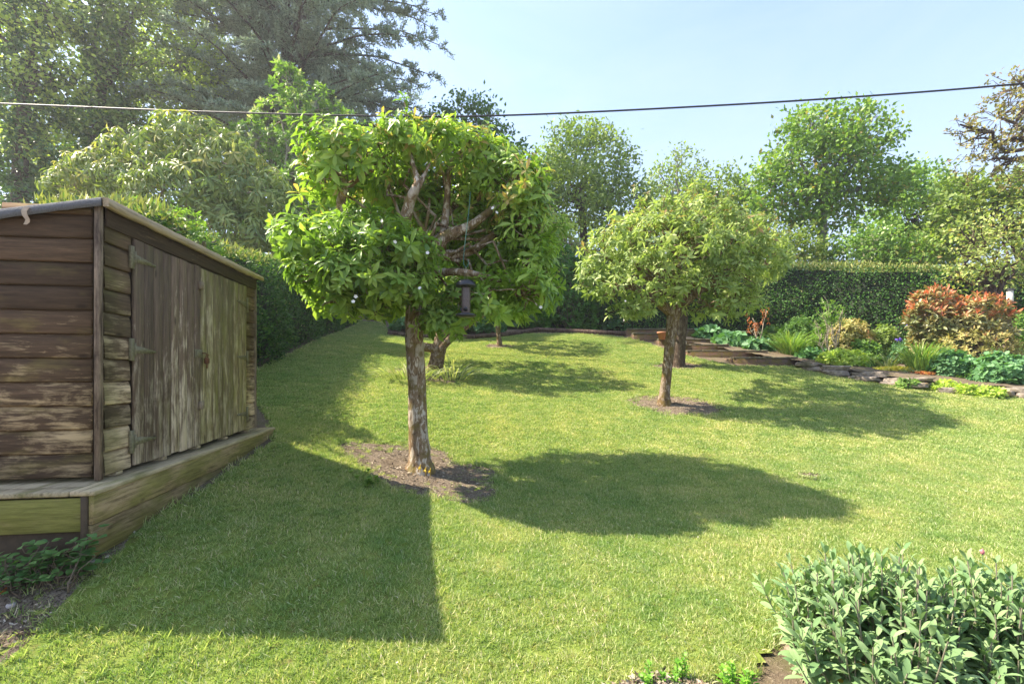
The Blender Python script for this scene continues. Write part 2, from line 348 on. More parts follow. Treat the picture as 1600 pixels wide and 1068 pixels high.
def grid_mesh(xs,ys,dz,keep=None):
    X,Y=np.meshgrid(xs,ys,indexing='ij'); Z=gnd(X,Y)+dz(X,Y); nx,ny=X.shape
    v=np.stack([X,Y,Z],-1).reshape(-1,3); i,j=np.meshgrid(np.arange(nx-1),np.arange(ny-1),indexing='ij')
    q=np.stack([i*ny+j,(i+1)*ny+j,(i+1)*ny+j+1,i*ny+j+1],-1).reshape(-1,4)
    if keep is not None:
        c=v[q].mean(1); q=q[keep(c[:,0],c[:,1])]; u,inv=np.unique(q,return_inverse=True); v=v[u]; q=inv.reshape(-1,4)
    return v,q
xs=np.r_[-600,-300,-150,-80,-50,np.arange(-36,40,.5),55,90,160,300,600]; ys=np.r_[-60,-30,-15,np.arange(-6,46,.5),60,90,150,300,700]
v,q=grid_mesh(xs,ys,lambda X,Y:-.02+0*X)
tag(MB().add(v,q).build('ground',EARTH),kind='structure')
LP=[G(*p)[:2] for p in [(-250,1250),(-20,1010),(40,930),(120,872),(170,852),(300,778),(428,690),(425,660),(385,600),(400,578),(470,545),(556,508),(568,497),(596,499),(607,524),(740,529),(815,521),(900,521),(985,528),(1060,553),(1150,572),(1250,573),(1290,583),(1400,602),(1500,614),(1600,620),(2000,660)]]
LP+= [(14,9),(14,3.5)]+[G(*p)[:2] for p in [(1900,960),(1600,935),(1400,945),(1280,960),(1215,1000),(1170,1050),(960,1085),(960,1250)]]
LP=np.array([list(p) for p in LP])
def inpoly(x,y,poly=LP):
    r=np.zeros(np.shape(x),bool); n=len(poly)
    for i in range(n):
        x1,y1=poly[i];x2,y2=poly[(i+1)%n]
        c=((y1>y)!=(y2>y))&(x<(x2-x1)*(y-y1)/(y2-y1+1e-12)+x1); r^=c
    return r
v,q=grid_mesh(np.arange(-8,16,.08),np.arange(1,24,.08),lambda X,Y:0*X+.0,inpoly)
tag(MB().add(v,q).build('lawn',TURF),kind='structure')

# soil patches round the trunks: (px,py,rx,ry)
def patch_shape(th,seed): 
    r=np.random.default_rng(seed); s=np.ones_like(th)
    for k in range(2,9): s+=r.normal()*.17/k**.9*np.cos(k*th+r.random()*6.28)
    return s
PATCH=[]
def soil_patch(c,rx,ry,seed,lbl,lift=.012):
    nr=22; nt_=64; th=np.arange(nt_)*2*math.pi/nt_; s=patch_shape(th,seed); rr=np.linspace(0,1,nr)
    X=c[0]+rr[:,None]*s*rx*np.cos(th); Y=c[1]+rr[:,None]*s*ry*np.sin(th)
    r=np.random.default_rng(seed+50)
    Z=gnd(X,Y)+lift*np.minimum(1,(1-rr[:,None])*6)+r.normal(size=X.shape)*.007*(rr[:,None]<.97)+.03*np.maximum(0,1-rr[:,None]*2.2)-.012*(rr[:,None]>.99)
    v=np.stack([X,Y,Z],-1).reshape(-1,3); i=np.arange(nr-1)[:,None]*nt_; j=np.arange(nt_)[None]; k=(j+1)%nt_
    o=MB().add(v,np.stack([i+j,i+nt_+j,i+nt_+k,i+k],-1).reshape(-1,4)).build('soil_bed',SOIL,loc=(c[0],c[1],g1(c[0],c[1])))
    tag(o,kind='structure'); PATCH.append((c[0],c[1],rx,ry,seed))
def patch_d(x,y):                                                    # <1 inside a patch
    d=np.full(np.shape(x),9.0)
    for cx,cy,rx,ry,seed in PATCH:
        u=(x-cx)/rx; w=(y-cy)/ry; th=np.arctan2(w,u); d=np.minimum(d,np.hypot(u,w)/patch_shape(th,seed))
    return d
B1=G(656,737); B2=G(1038,633); B3=G(676,582); B4=G(1056,572); B5=G(780,541)
soil_patch((B1.x+.02,B1.y+.05),1.05,.98,3,''); soil_patch((B2.x+.25,B2.y+.05),1.05,.8,5,'')
soil_patch((B3.x+.0,B3.y-.3),1.15,.75,8,''); soil_patch((B4.x+.1,B4.y),.9,.45,9,''); soil_patch((B5.x,B5.y),.6,.4,11,'')
_p=G(1265,745); soil_patch((_p.x,_p.y),.16,.12,17,'',.002)
_p=G(1215,1035); soil_patch((_p.x+.55,_p.y-.08),.5,.42,14,'',.006)
_p=G(40,930); soil_patch((_p.x-.22,_p.y+.0),.58,.72,15,'',.008)
_p=G(1010,1062); soil_patch((_p.x+.05,_p.y-.10),.28,.13,16,'',.003)

# grass: one stuff object, clump templates instanced over the lawn
def gn_scatter(o,ntpl):
    ng=bpy.data.node_groups.new('scatter','GeometryNodeTree'); ng.interface.new_socket('Geometry',in_out='INPUT',socket_type='NodeSocketGeometry'); ng.interface.new_socket('Geometry',in_out='OUTPUT',socket_type='NodeSocketGeometry')
    n=ng.nodes; l=ng.links; gi=n.new('NodeGroupInput'); go=n.new('NodeGroupOutput')
    def named(nm,t):
        a=n.new('GeometryNodeInputNamedAttribute'); a.data_type=t; a.inputs[0].default_value=nm; return a.outputs[0]
    def sep(val):
        cm=n.new('FunctionNodeCompare'); cm.data_type='INT'; cm.operation='EQUAL'
        ins=[i for i in cm.inputs if i.type=='INT']; l.new(named('tid','INT'),ins[0]); ins[1].default_value=val
        s=n.new('GeometryNodeSeparateGeometry'); s.domain='POINT'; l.new(gi.outputs[0],s.inputs[0]); l.new(cm.outputs[0],s.inputs[1]); return s.outputs[0]
    pts=n.new('GeometryNodeMeshToPoints'); l.new(sep(0),pts.inputs[0])
    g2=n.new('GeometryNodeGeometryToInstance')
    for k in range(ntpl,0,-1): l.new(sep(k),g2.inputs[0])
    iop=n.new('GeometryNodeInstanceOnPoints'); l.new(pts.outputs[0],iop.inputs['Points']); l.new(g2.outputs[0],iop.inputs['Instance'])
    iop.inputs['Pick Instance'].default_value=True; l.new(named('pick','INT'),iop.inputs['Instance Index'])
    l.new(named('rot','FLOAT_VECTOR'),iop.inputs['Rotation']); l.new(named('scl','FLOAT_VECTOR'),iop.inputs['Scale'])
    l.new(iop.outputs[0],go.inputs[0])
    md=o.modifiers.new('scatter','NODES'); md.node_group=ng
def scatter_obj(name,tpls,pos,rot,scl,pick,material):
    """tpls: list of MB templates (origin-centred), pos etc. per instance"""
    allv=[];q=[];t=[];a=[];tid=[];n=0
    for k,mb in enumerate(tpls):
        vv=np.concatenate(mb.v); allv.append(vv); 
        if mb.q: q.append(np.concatenate(mb.q)+n)
        if mb.t: t.append(np.concatenate(mb.t)+n)
        a.append(np.concatenate(mb.a)); tid.append(np.full(len(vv),k+1)); n+=len(vv)
    nt_=n; allv.append(pos); N=len(pos); a.append(np.zeros(N)); tid.append(np.zeros(N))
    v=np.concatenate(allv); q=np.concatenate(q) if q else np.zeros((0,4),int); t=np.concatenate(t) if t else np.zeros((0,3),int)
    me=bpy.data.meshes.new(name); me.vertices.add(len(v)); me.vertices.foreach_set('co',v.astype(np.float32).ravel())
    me.loops.add(len(q)*4+len(t)*3); me.loops.foreach_set('vertex_index',np.r_[q.ravel(),t.ravel()].astype(np.int32)); me.polygons.add(len(q)+len(t))
    me.polygons.foreach_set('loop_start',np.r_[np.arange(len(q))*4,len(q)*4+np.arange(len(t))*3].astype(np.int32))
    def at(nm,ty,arr,f='value'): x=me.attributes.new(nm,ty,'POINT'); x.data.foreach_set(f,arr.ravel())
    at('v','FLOAT',np.concatenate(a).astype(np.float32)); at('tid','INT',np.concatenate(tid).astype(np.int32))
    at('pick','INT',np.r_[np.zeros(nt_),pick].astype(np.int32))
    at('rot','FLOAT_VECTOR',np.r_[np.zeros((nt_,3)),rot].astype(np.float32),'vector'); at('scl','FLOAT_VECTOR',np.r_[np.ones((nt_,3)),scl].astype(np.float32),'vector')
    me.update(); me.materials.append(material); o=bpy.data.objects.new(name,me); C.objects.link(o); gn_scatter(o,len(tpls)); return o
def grass_tpl(n,size,h,w,seed,flat=.5):
    r=np.random.default_rng(seed); mb=MB(); p=np.zeros((n,3)); p[:,:2]=(r.random((n,2))-.5)*size
    d=r.normal(size=(n,3))*flat; d[:,2]=1; d=nrm(d); L=h*r.uniform(.55,1.25,n); side=r.normal(size=(n,3)); p[:,2]=-.004
    long=r.random(n)<.03; L[long]*=1.5
    V=np.array([(0,-.5,0),(0,.5,0),(.5,-.4,.04),(.5,.4,.04),(1,0,-.12)])
    leaves(mb,p,d,side,L,w*r.uniform(.7,1.3,n),(V,[(0,2,3,1)],[(2,4,3)]),a=np.clip(r.beta(2,2.2,n),0,1)*.9+ (r.random(n)<.06)*.5)
    return mb
def lawn_points(y0,y1,step,seed):
    r=np.random.default_rng(seed); X,Y=np.meshgrid(np.arange(-8,16,step),np.arange(y0,y1,step)); X=X.ravel()+r.uniform(-.5,.5,X.size)*step; Y=Y.ravel()+r.uniform(-.5,.5,Y.size)*step
    k=inpoly(X,Y)&(np.abs(X)<Y*1.22+.6); X,Y=X[k],Y[k]; d=patch_d(X,Y)
    k=(d>1.02)|((d>.62)&(r.random(len(X))<.55*(d-.5)/.5))|(r.random(len(X))<.03); X,Y=X[k],Y[k]
    return X,Y
RG=np.random.default_rng(21)
def mkgrass():
    tp=[grass_tpl(105,.11,.034,.0042,1,.75),grass_tpl(85,.12,.046,.0048,2,.95),grass_tpl(120,.11,.030,.0040,3,.8)]+[grass_tpl(110,.2,.036,.009,s,.75) for s in (4,5)]
    X1,Y1=lawn_points(1.2,7.5,.072,31); X2,Y2=lawn_points(7.5,23.5,.125,32)
    X=np.r_[X1,X2];Y=np.r_[Y1,Y2]; N=len(X); pick=np.r_[RG.integers(0,3,len(X1)),RG.integers(3,5,len(X2))]
    e=.05; sx=(gnd(X+e,Y)-gnd(X-e,Y))/(2*e); sy=(gnd(X,Y+e)-gnd(X,Y-e))/(2*e)
    rot=np.stack([np.arctan(sy),-np.arctan(sx),RG.random(N)*0],-1)
    yaw=RG.random(N)*6.283
    # yaw applied first (XYZ euler: X then Y then Z) -> keep slope small, spin through z only
    rot=np.stack([np.arctan(sy)*np.cos(yaw)*1.0+0*yaw,0*yaw,yaw],-1)
    s=RG.uniform(.75,1.25,N); pos=np.stack([X,Y,gnd(X,Y)],-1)
    o=scatter_obj('grass',tp,pos,rot,np.stack([np.ones(N),np.ones(N),s],-1),pick,BLADES); tag(o,'short mown green grass with straw-coloured blades over the whole lawn','grass',kind='stuff')
mkgrass()

# long tufts on the lawn rim and round the soil patches
def rim_tufts():
    mb=MB(); r=np.random.default_rng(5); P=[]
    for cx,cy,rx,ry,seed in PATCH[:6]:
        th=r.random(260)*6.283; s=patch_shape(th,seed)*r.uniform(.93,1.08,260); P.append(np.stack([cx+s*rx*np.cos(th),cy+s*ry*np.sin(th)],-1))
    n=len(LP)
    for i in range(n):
        a=LP[i];b=LP[(i+1)%n]; L=np.hypot(*(b-a)); m=int(min(L,12)*22); t=r.random(m)[:,None]; P.append(a+(b-a)*t+r.normal(size=(m,2))*.03)
    P=np.concatenate(P); k=(P[:,1]>1)&(np.abs(P[:,0])<P[:,1]*1.2+.5); P=P[k]; m=9; P=np.repeat(P,m,0)+r.normal(size=(len(P)*m,2))*.015; N=len(P)
    d=r.normal(size=(N,3))*.55; d[:,2]=1; leaves(mb,np.c_[P,gnd(P[:,0],P[:,1])-.005],d,r.normal(size=(N,3)),r.uniform(.03,.085,N),r.uniform(.003,.006,N)*np.clip(P[:,1]/6,1,2.2),T_BLADE,a=np.where(r.random(N)<.22,r.uniform(.85,1,N),r.beta(2,2,N)*.85))
    o=mb.build('edge_grass',BLADES); tag(o,'longer uncut grass tufts round the beds and along the lawn edge','grass',kind='stuff')
rim_tufts()
def petals():
    r=np.random.default_rng(77); n=420; x=r.uniform(-5,13,n); y=r.uniform(2.5,18,n); k=inpoly(x,y); x,y=x[k],y[k]; mb=MB()
    p=np.stack([x,y,gnd(x,y)+.028],-1); leaves(mb,p,r.normal(size=(len(x),3))*[1,1,.2],r.normal(size=(len(x),3))*.3+[0,0,1],.014*r.uniform(.7,1.4,len(x)),.011,T_DIA)
    tag(mb.build('fallen_petals',plain('petal_fallen',(.62,.58,.48),.7)),'tiny pale petals fallen on the lawn','petals',kind='stuff')
petals()
# bits of bark and stone on the soil
CHIP=leafmat('chips',[(.07,.05,.035),(.17,.125,.09),(.33,.27,.2),(.5,.43,.35)],None,0.02,.9,gain=1.0)
def chips():
    mb=MB(); r=np.random.default_rng(6)
    for cx,cy,rx,ry,seed in PATCH:
        n=1300; th=r.random(n)*6.283; s=np.sqrt(r.random(n))*patch_shape(th,seed); x=cx+s*rx*np.cos(th)*.97; y=cy+s*ry*np.sin(th)*.97
        p=np.stack([x,y,gnd(x,y)+.03*np.maximum(0,1-s*2.2)+.014],-1); d=r.normal(size=(n,3)); d[:,2]*=.3; nr_=r.normal(size=(n,3))*.5+[0,0,1]
        leaves(mb,p,d,nr_,r.uniform(.012,.05,n),r.uniform(.010,.028,n),T_DIA,a=r.random(n))
    tag(mb.build('soil_litter',CHIP,smooth=False),'bark chips and crumbs scattered on the bare soil beds','litter',kind='stuff')
chips()

# ------------------------------------------------------------------ the shed on its timber platform (local frame: x along the door wall, y leftwards, z up)
W_GABLE=woodmat('wood_gable',(.125,.078,.045),(.60,.44,.24),(.27,.21,.07),'y',.37,.17,.62)
W_HEAD=woodmat('wood_header',(.085,.058,.038),(.3,.22,.13),(.15,.13,.05),'x',.2,0,.66)
W_FRONT=woodmat('wood_front',(.16,.11,.065),(.6,.47,.29),(.27,.23,.10),'x',.42,.12,.60)
W_DOORL=woodmat('wood_door_brown',(.20,.14,.098),(.68,.57,.43),(.30,.25,.12),'z',.41,.16,.62)
W_DOORR=woodmat('wood_door_green',(.26,.205,.11),(.68,.59,.38),(.34,.31,.11),'z',.40,.08,.52)
W_TRIM=woodmat('wood_trim',(.09,.065,.045),(.38,.30,.21),None,'z',.5,.0)
W_BATT=woodmat('wood_batten',(.14,.095,.065),(.38,.28,.19),None,'z',.42,.0)
W_EDGE=woodmat('wood_roof_edge',(.24,.17,.105),(.56,.44,.29),None,'x',.62,.0)
W_DECK=woodmat('wood_deck',(.27,.21,.12),(.58,.47,.30),(.28,.26,.10),'x',.55,.0,.55)
W_FASC=woodmat('wood_fascia',(.22,.155,.075),(.42,.31,.17),(.24,.22,.06),'x',.45,.0,.47)
W_FASG=woodmat('wood_fascia_green',(.16,.135,.05),(.33,.26,.13),(.25,.25,.06),'y',.35,.0,.42)
W_DARK=plain('wood_underside',(.07,.048,.028),.9)
FELT=plain('roof_felt',(.15,.155,.165),.95,0,.35,120,.8)
METAL=plain('hinge_metal',(.20,.18,.11),.75,.2,.4,60,.3)
RUST=plain('rusty_metal',(.17,.075,.035),.85,.2,.6,90,.5)
PALEW=woodmat('wood_pale',(.4,.27,.14),(.6,.47,.3),None,'y',.5)

SO=PX(152,745,3.3); SRZ=math.atan2(.989,-.147)
shed=empty('garden_shed',SO,'weathered brown timber shed with double doors and a sloping felt roof, on a plank platform','shed',rz=SRZ)
L_=2.74; WD=1.85; r=np.random.default_rng(11)
def clad_board(mb,along,c0,c1,z0,z1,a):
    """one feather-edge board, along x (front) or y (gable); its lower edge stands proud"""
    n=max(2,int((c1-c0)/.25)+1); t=np.linspace(c0,c1,n); pr=[(-.006,z0),(-.030,z0),(-.034,z0+.010),(-.030,z0+.09*(z1-z0)/.164+.02),(-.022,z1-.022),(-.012,z1-.004),(-.006,z1-.004)]
    pr=np.array(pr); m=len(pr); wav=r.normal(size=n)*.0012
    V=[]
    for i,tt in enumerate(t):
        for j,(d,z) in enumerate(pr):
            dd=d+(wav[i] if 0<j<m-1 else 0); zz=z+(wav[i]*1.5 if j in(1,2) else 0)
            V.append((dd,tt,zz) if along=='y' else (tt,dd,zz))
    i=np.arange(n-1)[:,None]*m; j=np.arange(m-1)[None]; q=np.stack([i+j,i+m+j,i+m+j+1,i+j+1],-1).reshape(-1,4)
    if along=='x': q=q[:,::-1]
    mb.add(V,q,[(0,k,k+1) for k in range(1,m-1)]+[((n-1)*m,(n-1)*m+k+1,(n-1)*m+k) for k in range(1,m-1)],a)
bh=.1645
mb=MB()
for k in range(12):
    z0=.008+k*bh; zt=min(z0+bh,1.88)
    if zt-z0<.03: continue
    z0_=z0; ymax=WD if zt<1.6 else WD*max(.3,(1.95-zt)/.35+.1)
    clad_board(mb,'y',.022,ymax,z0_,zt+.004,r.random())
g=mb.build('gable_cladding',W_GABLE,shed,smooth=False)
mb=MB(); bx(mb,.0,L_,.0,.02,.0,1.83); bx(mb,.0,.02,.02,WD,.0,1.56); bx(mb,L_-.02,L_,.02,WD,0,1.56); bx(mb,.02,L_,WD-.02,WD,0,1.55)
# raking top of the near and far side walls
for x0 in(.001,L_-.019):
    mb.add([(x0,.02,1.56),(x0,WD,1.56),(x0,WD,1.58),(x0,.02,1.9),(x0+.017,.02,1.56),(x0+.017,WD,1.56),(x0+.017,WD,1.58),(x0+.017,.02,1.9)],[(0,1,2,3),(7,6,5,4),(0,4,5,1),(2,6,7,3),(3,7,4,0),(1,5,6,2)])
mb.build('wall_core',W_DARK,shed,smooth=False)
D0,D1,D2=.31,1.325,2.42
for c0,c1 in((.022,D0-.008),(D2+.008,L_-.02)):
    mb=MB()
    for k in range(11):
        z0=.005+k*bh; clad_board(mb,'x',c0,c1,z0,min(z0+bh,1.86),r.random())
    mb.build('front_cladding',W_FRONT,shed,smooth=False)
mb=MB(); bx(mb,-.040,-.001,-.040,-.004,-.018,1.90,.003); mb.build('corner_batten',W_BATT,shed,smooth=False)
mb=MB(); bx(mb,L_-.02,L_+.012,-.045,.0,-.0,1.84,.003); mb.build('corner_batten',W_TRIM,shed,smooth=False)
mb=MB(); bx(mb,.022,L_-.02,-.052,-.030,1.752,1.885,.003,.3); mb.build('header_board',W_HEAD,shed,smooth=False)
def door(x0,x1,np_,m_,zt,zb,seed):
    rr=np.random.default_rng(seed); mb=MB(); w=(x1-x0)/np_; x=x0
    for k in range(np_):
        ww=w*rr.uniform(.93,1.07) if k<np_-1 else x1-x
        dz=rr.uniform(-.006,.006); bx(mb,x+.0045,x+ww-.0045,-.052+rr.uniform(-.002,.002),-.03,zb+rr.uniform(-.006,.006),zt+dz,.004,rr.random()); x+=ww
    bx(mb,x0+.03,x1-.03,-.0295,-.012,zb+.15,zb+.25); bx(mb,x0+.03,x1-.03,-.0295,-.012,zt-.25,zt-.15)
    return mb.build('door',m_,shed,smooth=False)
dl=door(D0,D1-.006,8,W_DOORL,1.742,.012,1); dr=door(D1+.006,D2,9,W_DOORR,1.738,.02,2)
dl['label']='left door, brown planks with bleached wear'; dr['label']='right door, planks stained green with algae'
def t_hinge(d,xh,dirx,z,skew=0):
    mb=MB(); x=xh; L=.27; 
    v=[(x,-.0525,z-.032),(x,-.0525,z+.032),(x+dirx*L,-.0525,z+.008+skew),(x+dirx*L,-.0525,z-.008+skew)]; v+=[(a_,-.057,c_) for a_,b_,c_ in v]
    mb.add(v,[(0,1,2,3),(7,6,5,4),(0,4,5,1),(1,5,6,2),(2,6,7,3),(3,7,4,0)])
    bx(mb,min(x-dirx*.006,x-dirx*.045),max(x-dirx*.006,x-dirx*.045),-.058,-.037,z-.085,z+.085,.002)
    tube(mb,[(x-dirx*.002,-.060,z-.05),(x-dirx*.002,-.060,z+.05)],.007,8)
    for q_ in(.2,.5,.8): tube(mb,[(x+dirx*L*q_,-.056,z+skew*q_),(x+dirx*L*q_,-.060,z+skew*q_)],.006,8)
    mb.build('hinge',METAL,d,smooth=False)
for z in(1.60,.90,.20): t_hinge(dl,D0+.004,1,z,-.01)
for z in(1.52,.88,.21): t_hinge(dr,D2-.004,-1,z,.012)
def turn(z,w=.05,h=.075,m_=W_TRIM):
    mb=MB(); bx(mb,D1-.06,D1+.0,-.085,-.0525,z-h/2,z+h/2,.006); tube(mb,[(D1-.03,-.084,z),(D1-.03,-.09,z)],.007,8); mb.build('turn_button',m_,dl,smooth=False)
turn(1.56); turn(.40)
mb=MB(); bx(mb,D1-.12,D1+.02,-.058,-.0525,.86,.94,.002); bx(mb,D1-.11,D1-.03,-.068,-.058,.872,.928,.003); mb.build('hasp',METAL,dl,smooth=False)
mb=MB(); bx(mb,D1-.005,D1+.05,-.112,-.078,.80,.862,.010)
th=np.linspace(0,math.pi,10); tube(mb,[(D1+.0225+.018*math.cos(t),-.095,.862+.030*math.sin(t)) for t in th],.0045,6); bx(mb,D1+.02,D1+.035,-.10,-.088,.755,.80,.004); 
tube(mb,[(D1+.012,-.0525,.905),(D1+.012,-.088,.905),(D1+.05,-.10,.885)],.006,6); mb.build('padlock',RUST,dr,smooth=False)
# roof
sl=-.182
roof=MB()
def rp(x,y,dz): return (x,y,1.945+sl*(y+.08)+dz)
def slab(mb,x0,x1,y0,y1,d0,d1,nx=2,a=.5,jag=0):
    xs_=np.linspace(x0,x1,nx); n=nx
    V=[]
    for x in xs_:
        j=r.normal()*jag
        V+= [rp(x,y0,d0+j),rp(x,y1,d0+j),rp(x,y1,d1),rp(x,y0,d1)]
    q=[]
    for i in range(n-1):
        b=i*4
        for k in range(4): q.append((b+k,b+4+k,b+4+(k+1)%4,b+(k+1)%4))
    q=[f[::-1] for f in q]+[(0,1,2,3),((n-1)*4+3,(n-1)*4+2,(n-1)*4+1,(n-1)*4)]
    mb.add(V,q,None,a)
slab(roof,-.05,L_+.07,-.05,WD+.08,-.05,-.022); ro=roof.build('roof',W_DARK,shed,smooth=False)
mb=MB(); slab(mb,-.062,L_+.08,-.062,WD+.09,-.021,-.012,12); 
# felt lapped over the near verge with a ragged lower edge
n=40; ys=np.linspace(-.07,WD+.09,n); V=[]; low=-.075+np.cumsum(r.normal(size=n))*.003; low=np.clip(low,-.10,-.055)
for i,y in enumerate(ys):
    w=r.normal()*.002
    V+=[rp(-.062,y,-.012),rp(-.072+w,y,-.02),rp(-.076+w*1.5,y,low[i]),rp(-.070+w,y,low[i]+.001),rp(-.066+w,y,-.024)]
i=np.arange(n-1)[:,None]*5;j=np.arange(4)[None]; mb.add(V,np.stack([i+j,i+j+1,i+5+j+1,i+5+j],-1).reshape(-1,4))
mb.build('felt',FELT,ro,smooth=False)
mb=MB(); V=[]; xs_=np.linspace(-.055,L_+.085,26)
for i,x in enumerate(xs_):
    w=r.normal()*.0015; lo=-.078+r.normal()*.003+(.02 if i>=24 else 0)
    V+=[(x,-.066,1.945-.012+w),(x,-.104,1.945-.016+w),(x,-.108,1.945+lo),(x,-.070,1.945+lo)]
i=np.arange(25)[:,None]*4;j=np.arange(4)[None]; mb.add(V,np.stack([i+j,i+4+j,i+4+(j+1)%4,i+(j+1)%4],-1).reshape(-1,4),None,.6)
mb.add(V[:4],[(3,2,1,0)],None,.6); mb.add(V[-4:],[(0,1,2,3)],None,.6); mb.build('roof_edge_board',W_EDGE,ro,smooth=False)
mb=MB(); y=.365
V=[]; zz=[0,-.03,-.06,-.085,-.10,-.115]; off=[0,.012,.006,-.004,.006,.018]
for k,(z,o_) in enumerate(zip(zz,off)):
    p=rp(0,y,-.03+z); w=[.016,.015,.017,.014,.015,.008][k]
    V+=[(-.083-.01*math.sin(k),p[1]-w+o_,p[2]),(-.083-.01*math.sin(k+.5),p[1]+w+o_,p[2])]
mb.add(V,[(2*k,2*k+1,2*k+3,2*k+2) for k in range(5)]); mb.add([(a_-.004,b_,c_) for a_,b_,c_ in V],[(2*k+2,2*k+3,2*k+1,2*k) for k in range(5)])
mb.build('torn_felt_strip',plain('torn_felt',(.5,.4,.3),.9),ro)
# platform
pf=empty('timber_platform',SO+Vector((0,0,-.0)),'low platform of green-stained planks carrying the brown shed','platform',rz=SRZ)
px0,px1,py0,py1=-.30,3.02,-.178,2.1
mb=MB(); bx(mb,px0,px1,py0,py0+.145,-.058,-.026,.004,.6); mb.build('deck_board',W_DECK,pf,smooth=False)
for k in range(14):
    y=py0+.150+k*.152
    mb=MB(); bx(mb,px0+.145,px1-.01,y,y+.146,-.058,-.028,.004,r.random()); mb.build('deck_board',W_DECK,pf,smooth=False)
mb=MB(); bx(mb,px0,px0+.14,py0+.15,py1,-.058,-.026,.004,.4); mb.build('end_deck_board',W_DECK,pf,smooth=False)
mb=MB(); bx(mb,px0+.012,px1-.02,py0+.012,py0+.045,-.245,-.059,.004,.7); mb.build('fascia_board',W_FASC,pf,smooth=False)
mb=MB(); bx(mb,px0+.012,px1-.9,py0+.018,py0+.047,-.46,-.249,.004,.1); mb.build('fascia_board',W_FASC,pf,smooth=False)
mb=MB(); bx(mb,px0+.008,px0+.04,py0+.085,py1,-.285,-.072,.004,.9); mb.build('end_fascia_board',W_FASG,pf,smooth=False)
mb=MB(); bx(mb,px0+.05,px0+.08,py0+.06,py1,-.46,-.288,.004,.1); bx(mb,px0+.002,px0+.05,py0+.047,py0+.084,-.44,-.060,.003,.1); mb.build('end_skirting',W_DARK,pf,smooth=False)
mb=MB()
for x in(.15,.72,1.3,1.9,2.5): bx(mb,x,x+.07,-.03,1.9,-.025,.004,.003,r.random())
mb.build('bearer',W_DECK,pf,smooth=False)
# second building just showing behind the shed at the left edge
bo=PX(-60,330,7.2); bo.z=g1(bo.x,bo.y)
b2=empty('wooden_outbuilding',bo,'pale timber building behind the brown shed at the left edge, only its roof edge showing','outbuilding',rz=SRZ)
bh2=PX(0,318,7.2).z-bo.z
mb=MB()
for k in range(int(bh2/.15)): bx(mb,-.55,-.52,-.2,2.4,k*.15,k*.15+.146,.004,r.random())
bx(mb,-.519,2.2,-.2,2.4,0,bh2-.02,.004); mb.build('wall',PALEW,b2,smooth=False)
mb=MB(); cbox(mb,(.8,1.0,bh2+.10),(2.9,2.9,.05),.006,[(1,0,0),(0,.976,.216),(0,-.216,.976)]); mb.build('roof',FELT,b2,smooth=False)
mb=MB(); cbox(mb,(-.66,1.0,bh2+.09),(.03,2.9,.11),.006,[(1,0,0),(0,.976,.216),(0,-.216,.976)]); mb.build('fascia_board',W_EDGE,b2,smooth=False)

# ------------------------------------------------------------------ foliage
LM_MED=leafmat('leaf_medlar',[(.05,.10,.02),(.105,.175,.034),(.18,.26,.055),(.27,.345,.09)],(.55,.38,.15),.40,.42,tcol=(1.25,1.4,.6),spec=.45,gain=1.85)
LM_APPLE=leafmat('leaf_orchard',[(.085,.13,.035),(.15,.21,.06),(.23,.29,.10),(.33,.37,.17)],(.38,.24,.11),.36,.5,tcol=(1.25,1.35,.7),gain=1.65)
LM_HEDGE=leafmat('leaf_hedge',[(.010,.032,.006),(.022,.065,.012),(.045,.11,.02),(.09,.17,.032)],(.42,.40,.15),.25,.55,gain=1.85)
LM_BOX=leafmat('leaf_box_hedge',[(.03,.09,.012),(.05,.14,.018),(.08,.19,.025)],(.2,.3,.05),.3,.5)
LM_CEDAR=leafmat('needle_cedar',[(.12,.165,.12),(.18,.23,.17),(.25,.30,.22)],None,.25,.65,(1,1.1,.8),gain=1.75)
LM_IVY=leafmat('leaf_ivy',[(.02,.055,.012),(.04,.09,.02),(.07,.13,.03)],None,.25,.4,spec=.5,gain=1.9)
LM_YEL=leafmat('leaf_yellow_green',[(.16,.22,.06),(.25,.31,.09),(.38,.40,.14)],None,.45,.5,gain=1.8)
LM_RHO=leafmat('leaf_rhododendron',[(.06,.10,.03),(.11,.16,.045),(.18,.23,.07),(.28,.31,.11)],(.52,.46,.17),.28,.42,spec=.5,gain=1.6)
LM_VIB=leafmat('leaf_viburnum',[(.07,.15,.03),(.12,.22,.045),(.18,.28,.06)],(.58,.58,.40),.32,.5)
LM_GRN=leafmat('leaf_mid_green',[(.05,.10,.02),(.085,.155,.032),(.135,.215,.05),(.19,.27,.075)],(.34,.24,.08),.38,.5,gain=1.7)
LM_DKG=leafmat('leaf_deep_green',[(.03,.07,.016),(.055,.11,.026),(.09,.16,.04)],None,.33,.5,gain=1.9)
LM_OLV=leafmat('leaf_olive',[(.07,.12,.03),(.12,.17,.045),(.19,.23,.08)],(.3,.28,.08),.38,.5,gain=1.75)
LM_LIME=leafmat('leaf_lime',[(.16,.24,.045),(.25,.32,.07),(.35,.38,.11)],None,.35,.5,gain=1.75)
LM_COP=leafmat('leaf_copper',[(.12,.12,.04),(.19,.18,.06),(.25,.24,.09)],(.28,.16,.07),.3,.5)
LM_BLUE=leafmat('leaf_blue_green',[(.05,.13,.05),(.085,.19,.08),(.13,.25,.11)],None,.28,.5)
LM_GRS=leafmat('leaf_strap',[(.08,.16,.04),(.13,.22,.06),(.2,.28,.09)],(.4,.4,.15),.35,.45)
LM_STRW=leafmat('leaf_pale_strap',[(.12,.18,.07),(.24,.28,.14),(.38,.38,.22)],None,.3,.5)
LM_RED=leafmat('leaf_photinia',[(.12,.16,.05),(.21,.22,.09),(.34,.30,.15)],(.62,.19,.10),.3,.4,(1.4,1.0,.6),spec=.5)
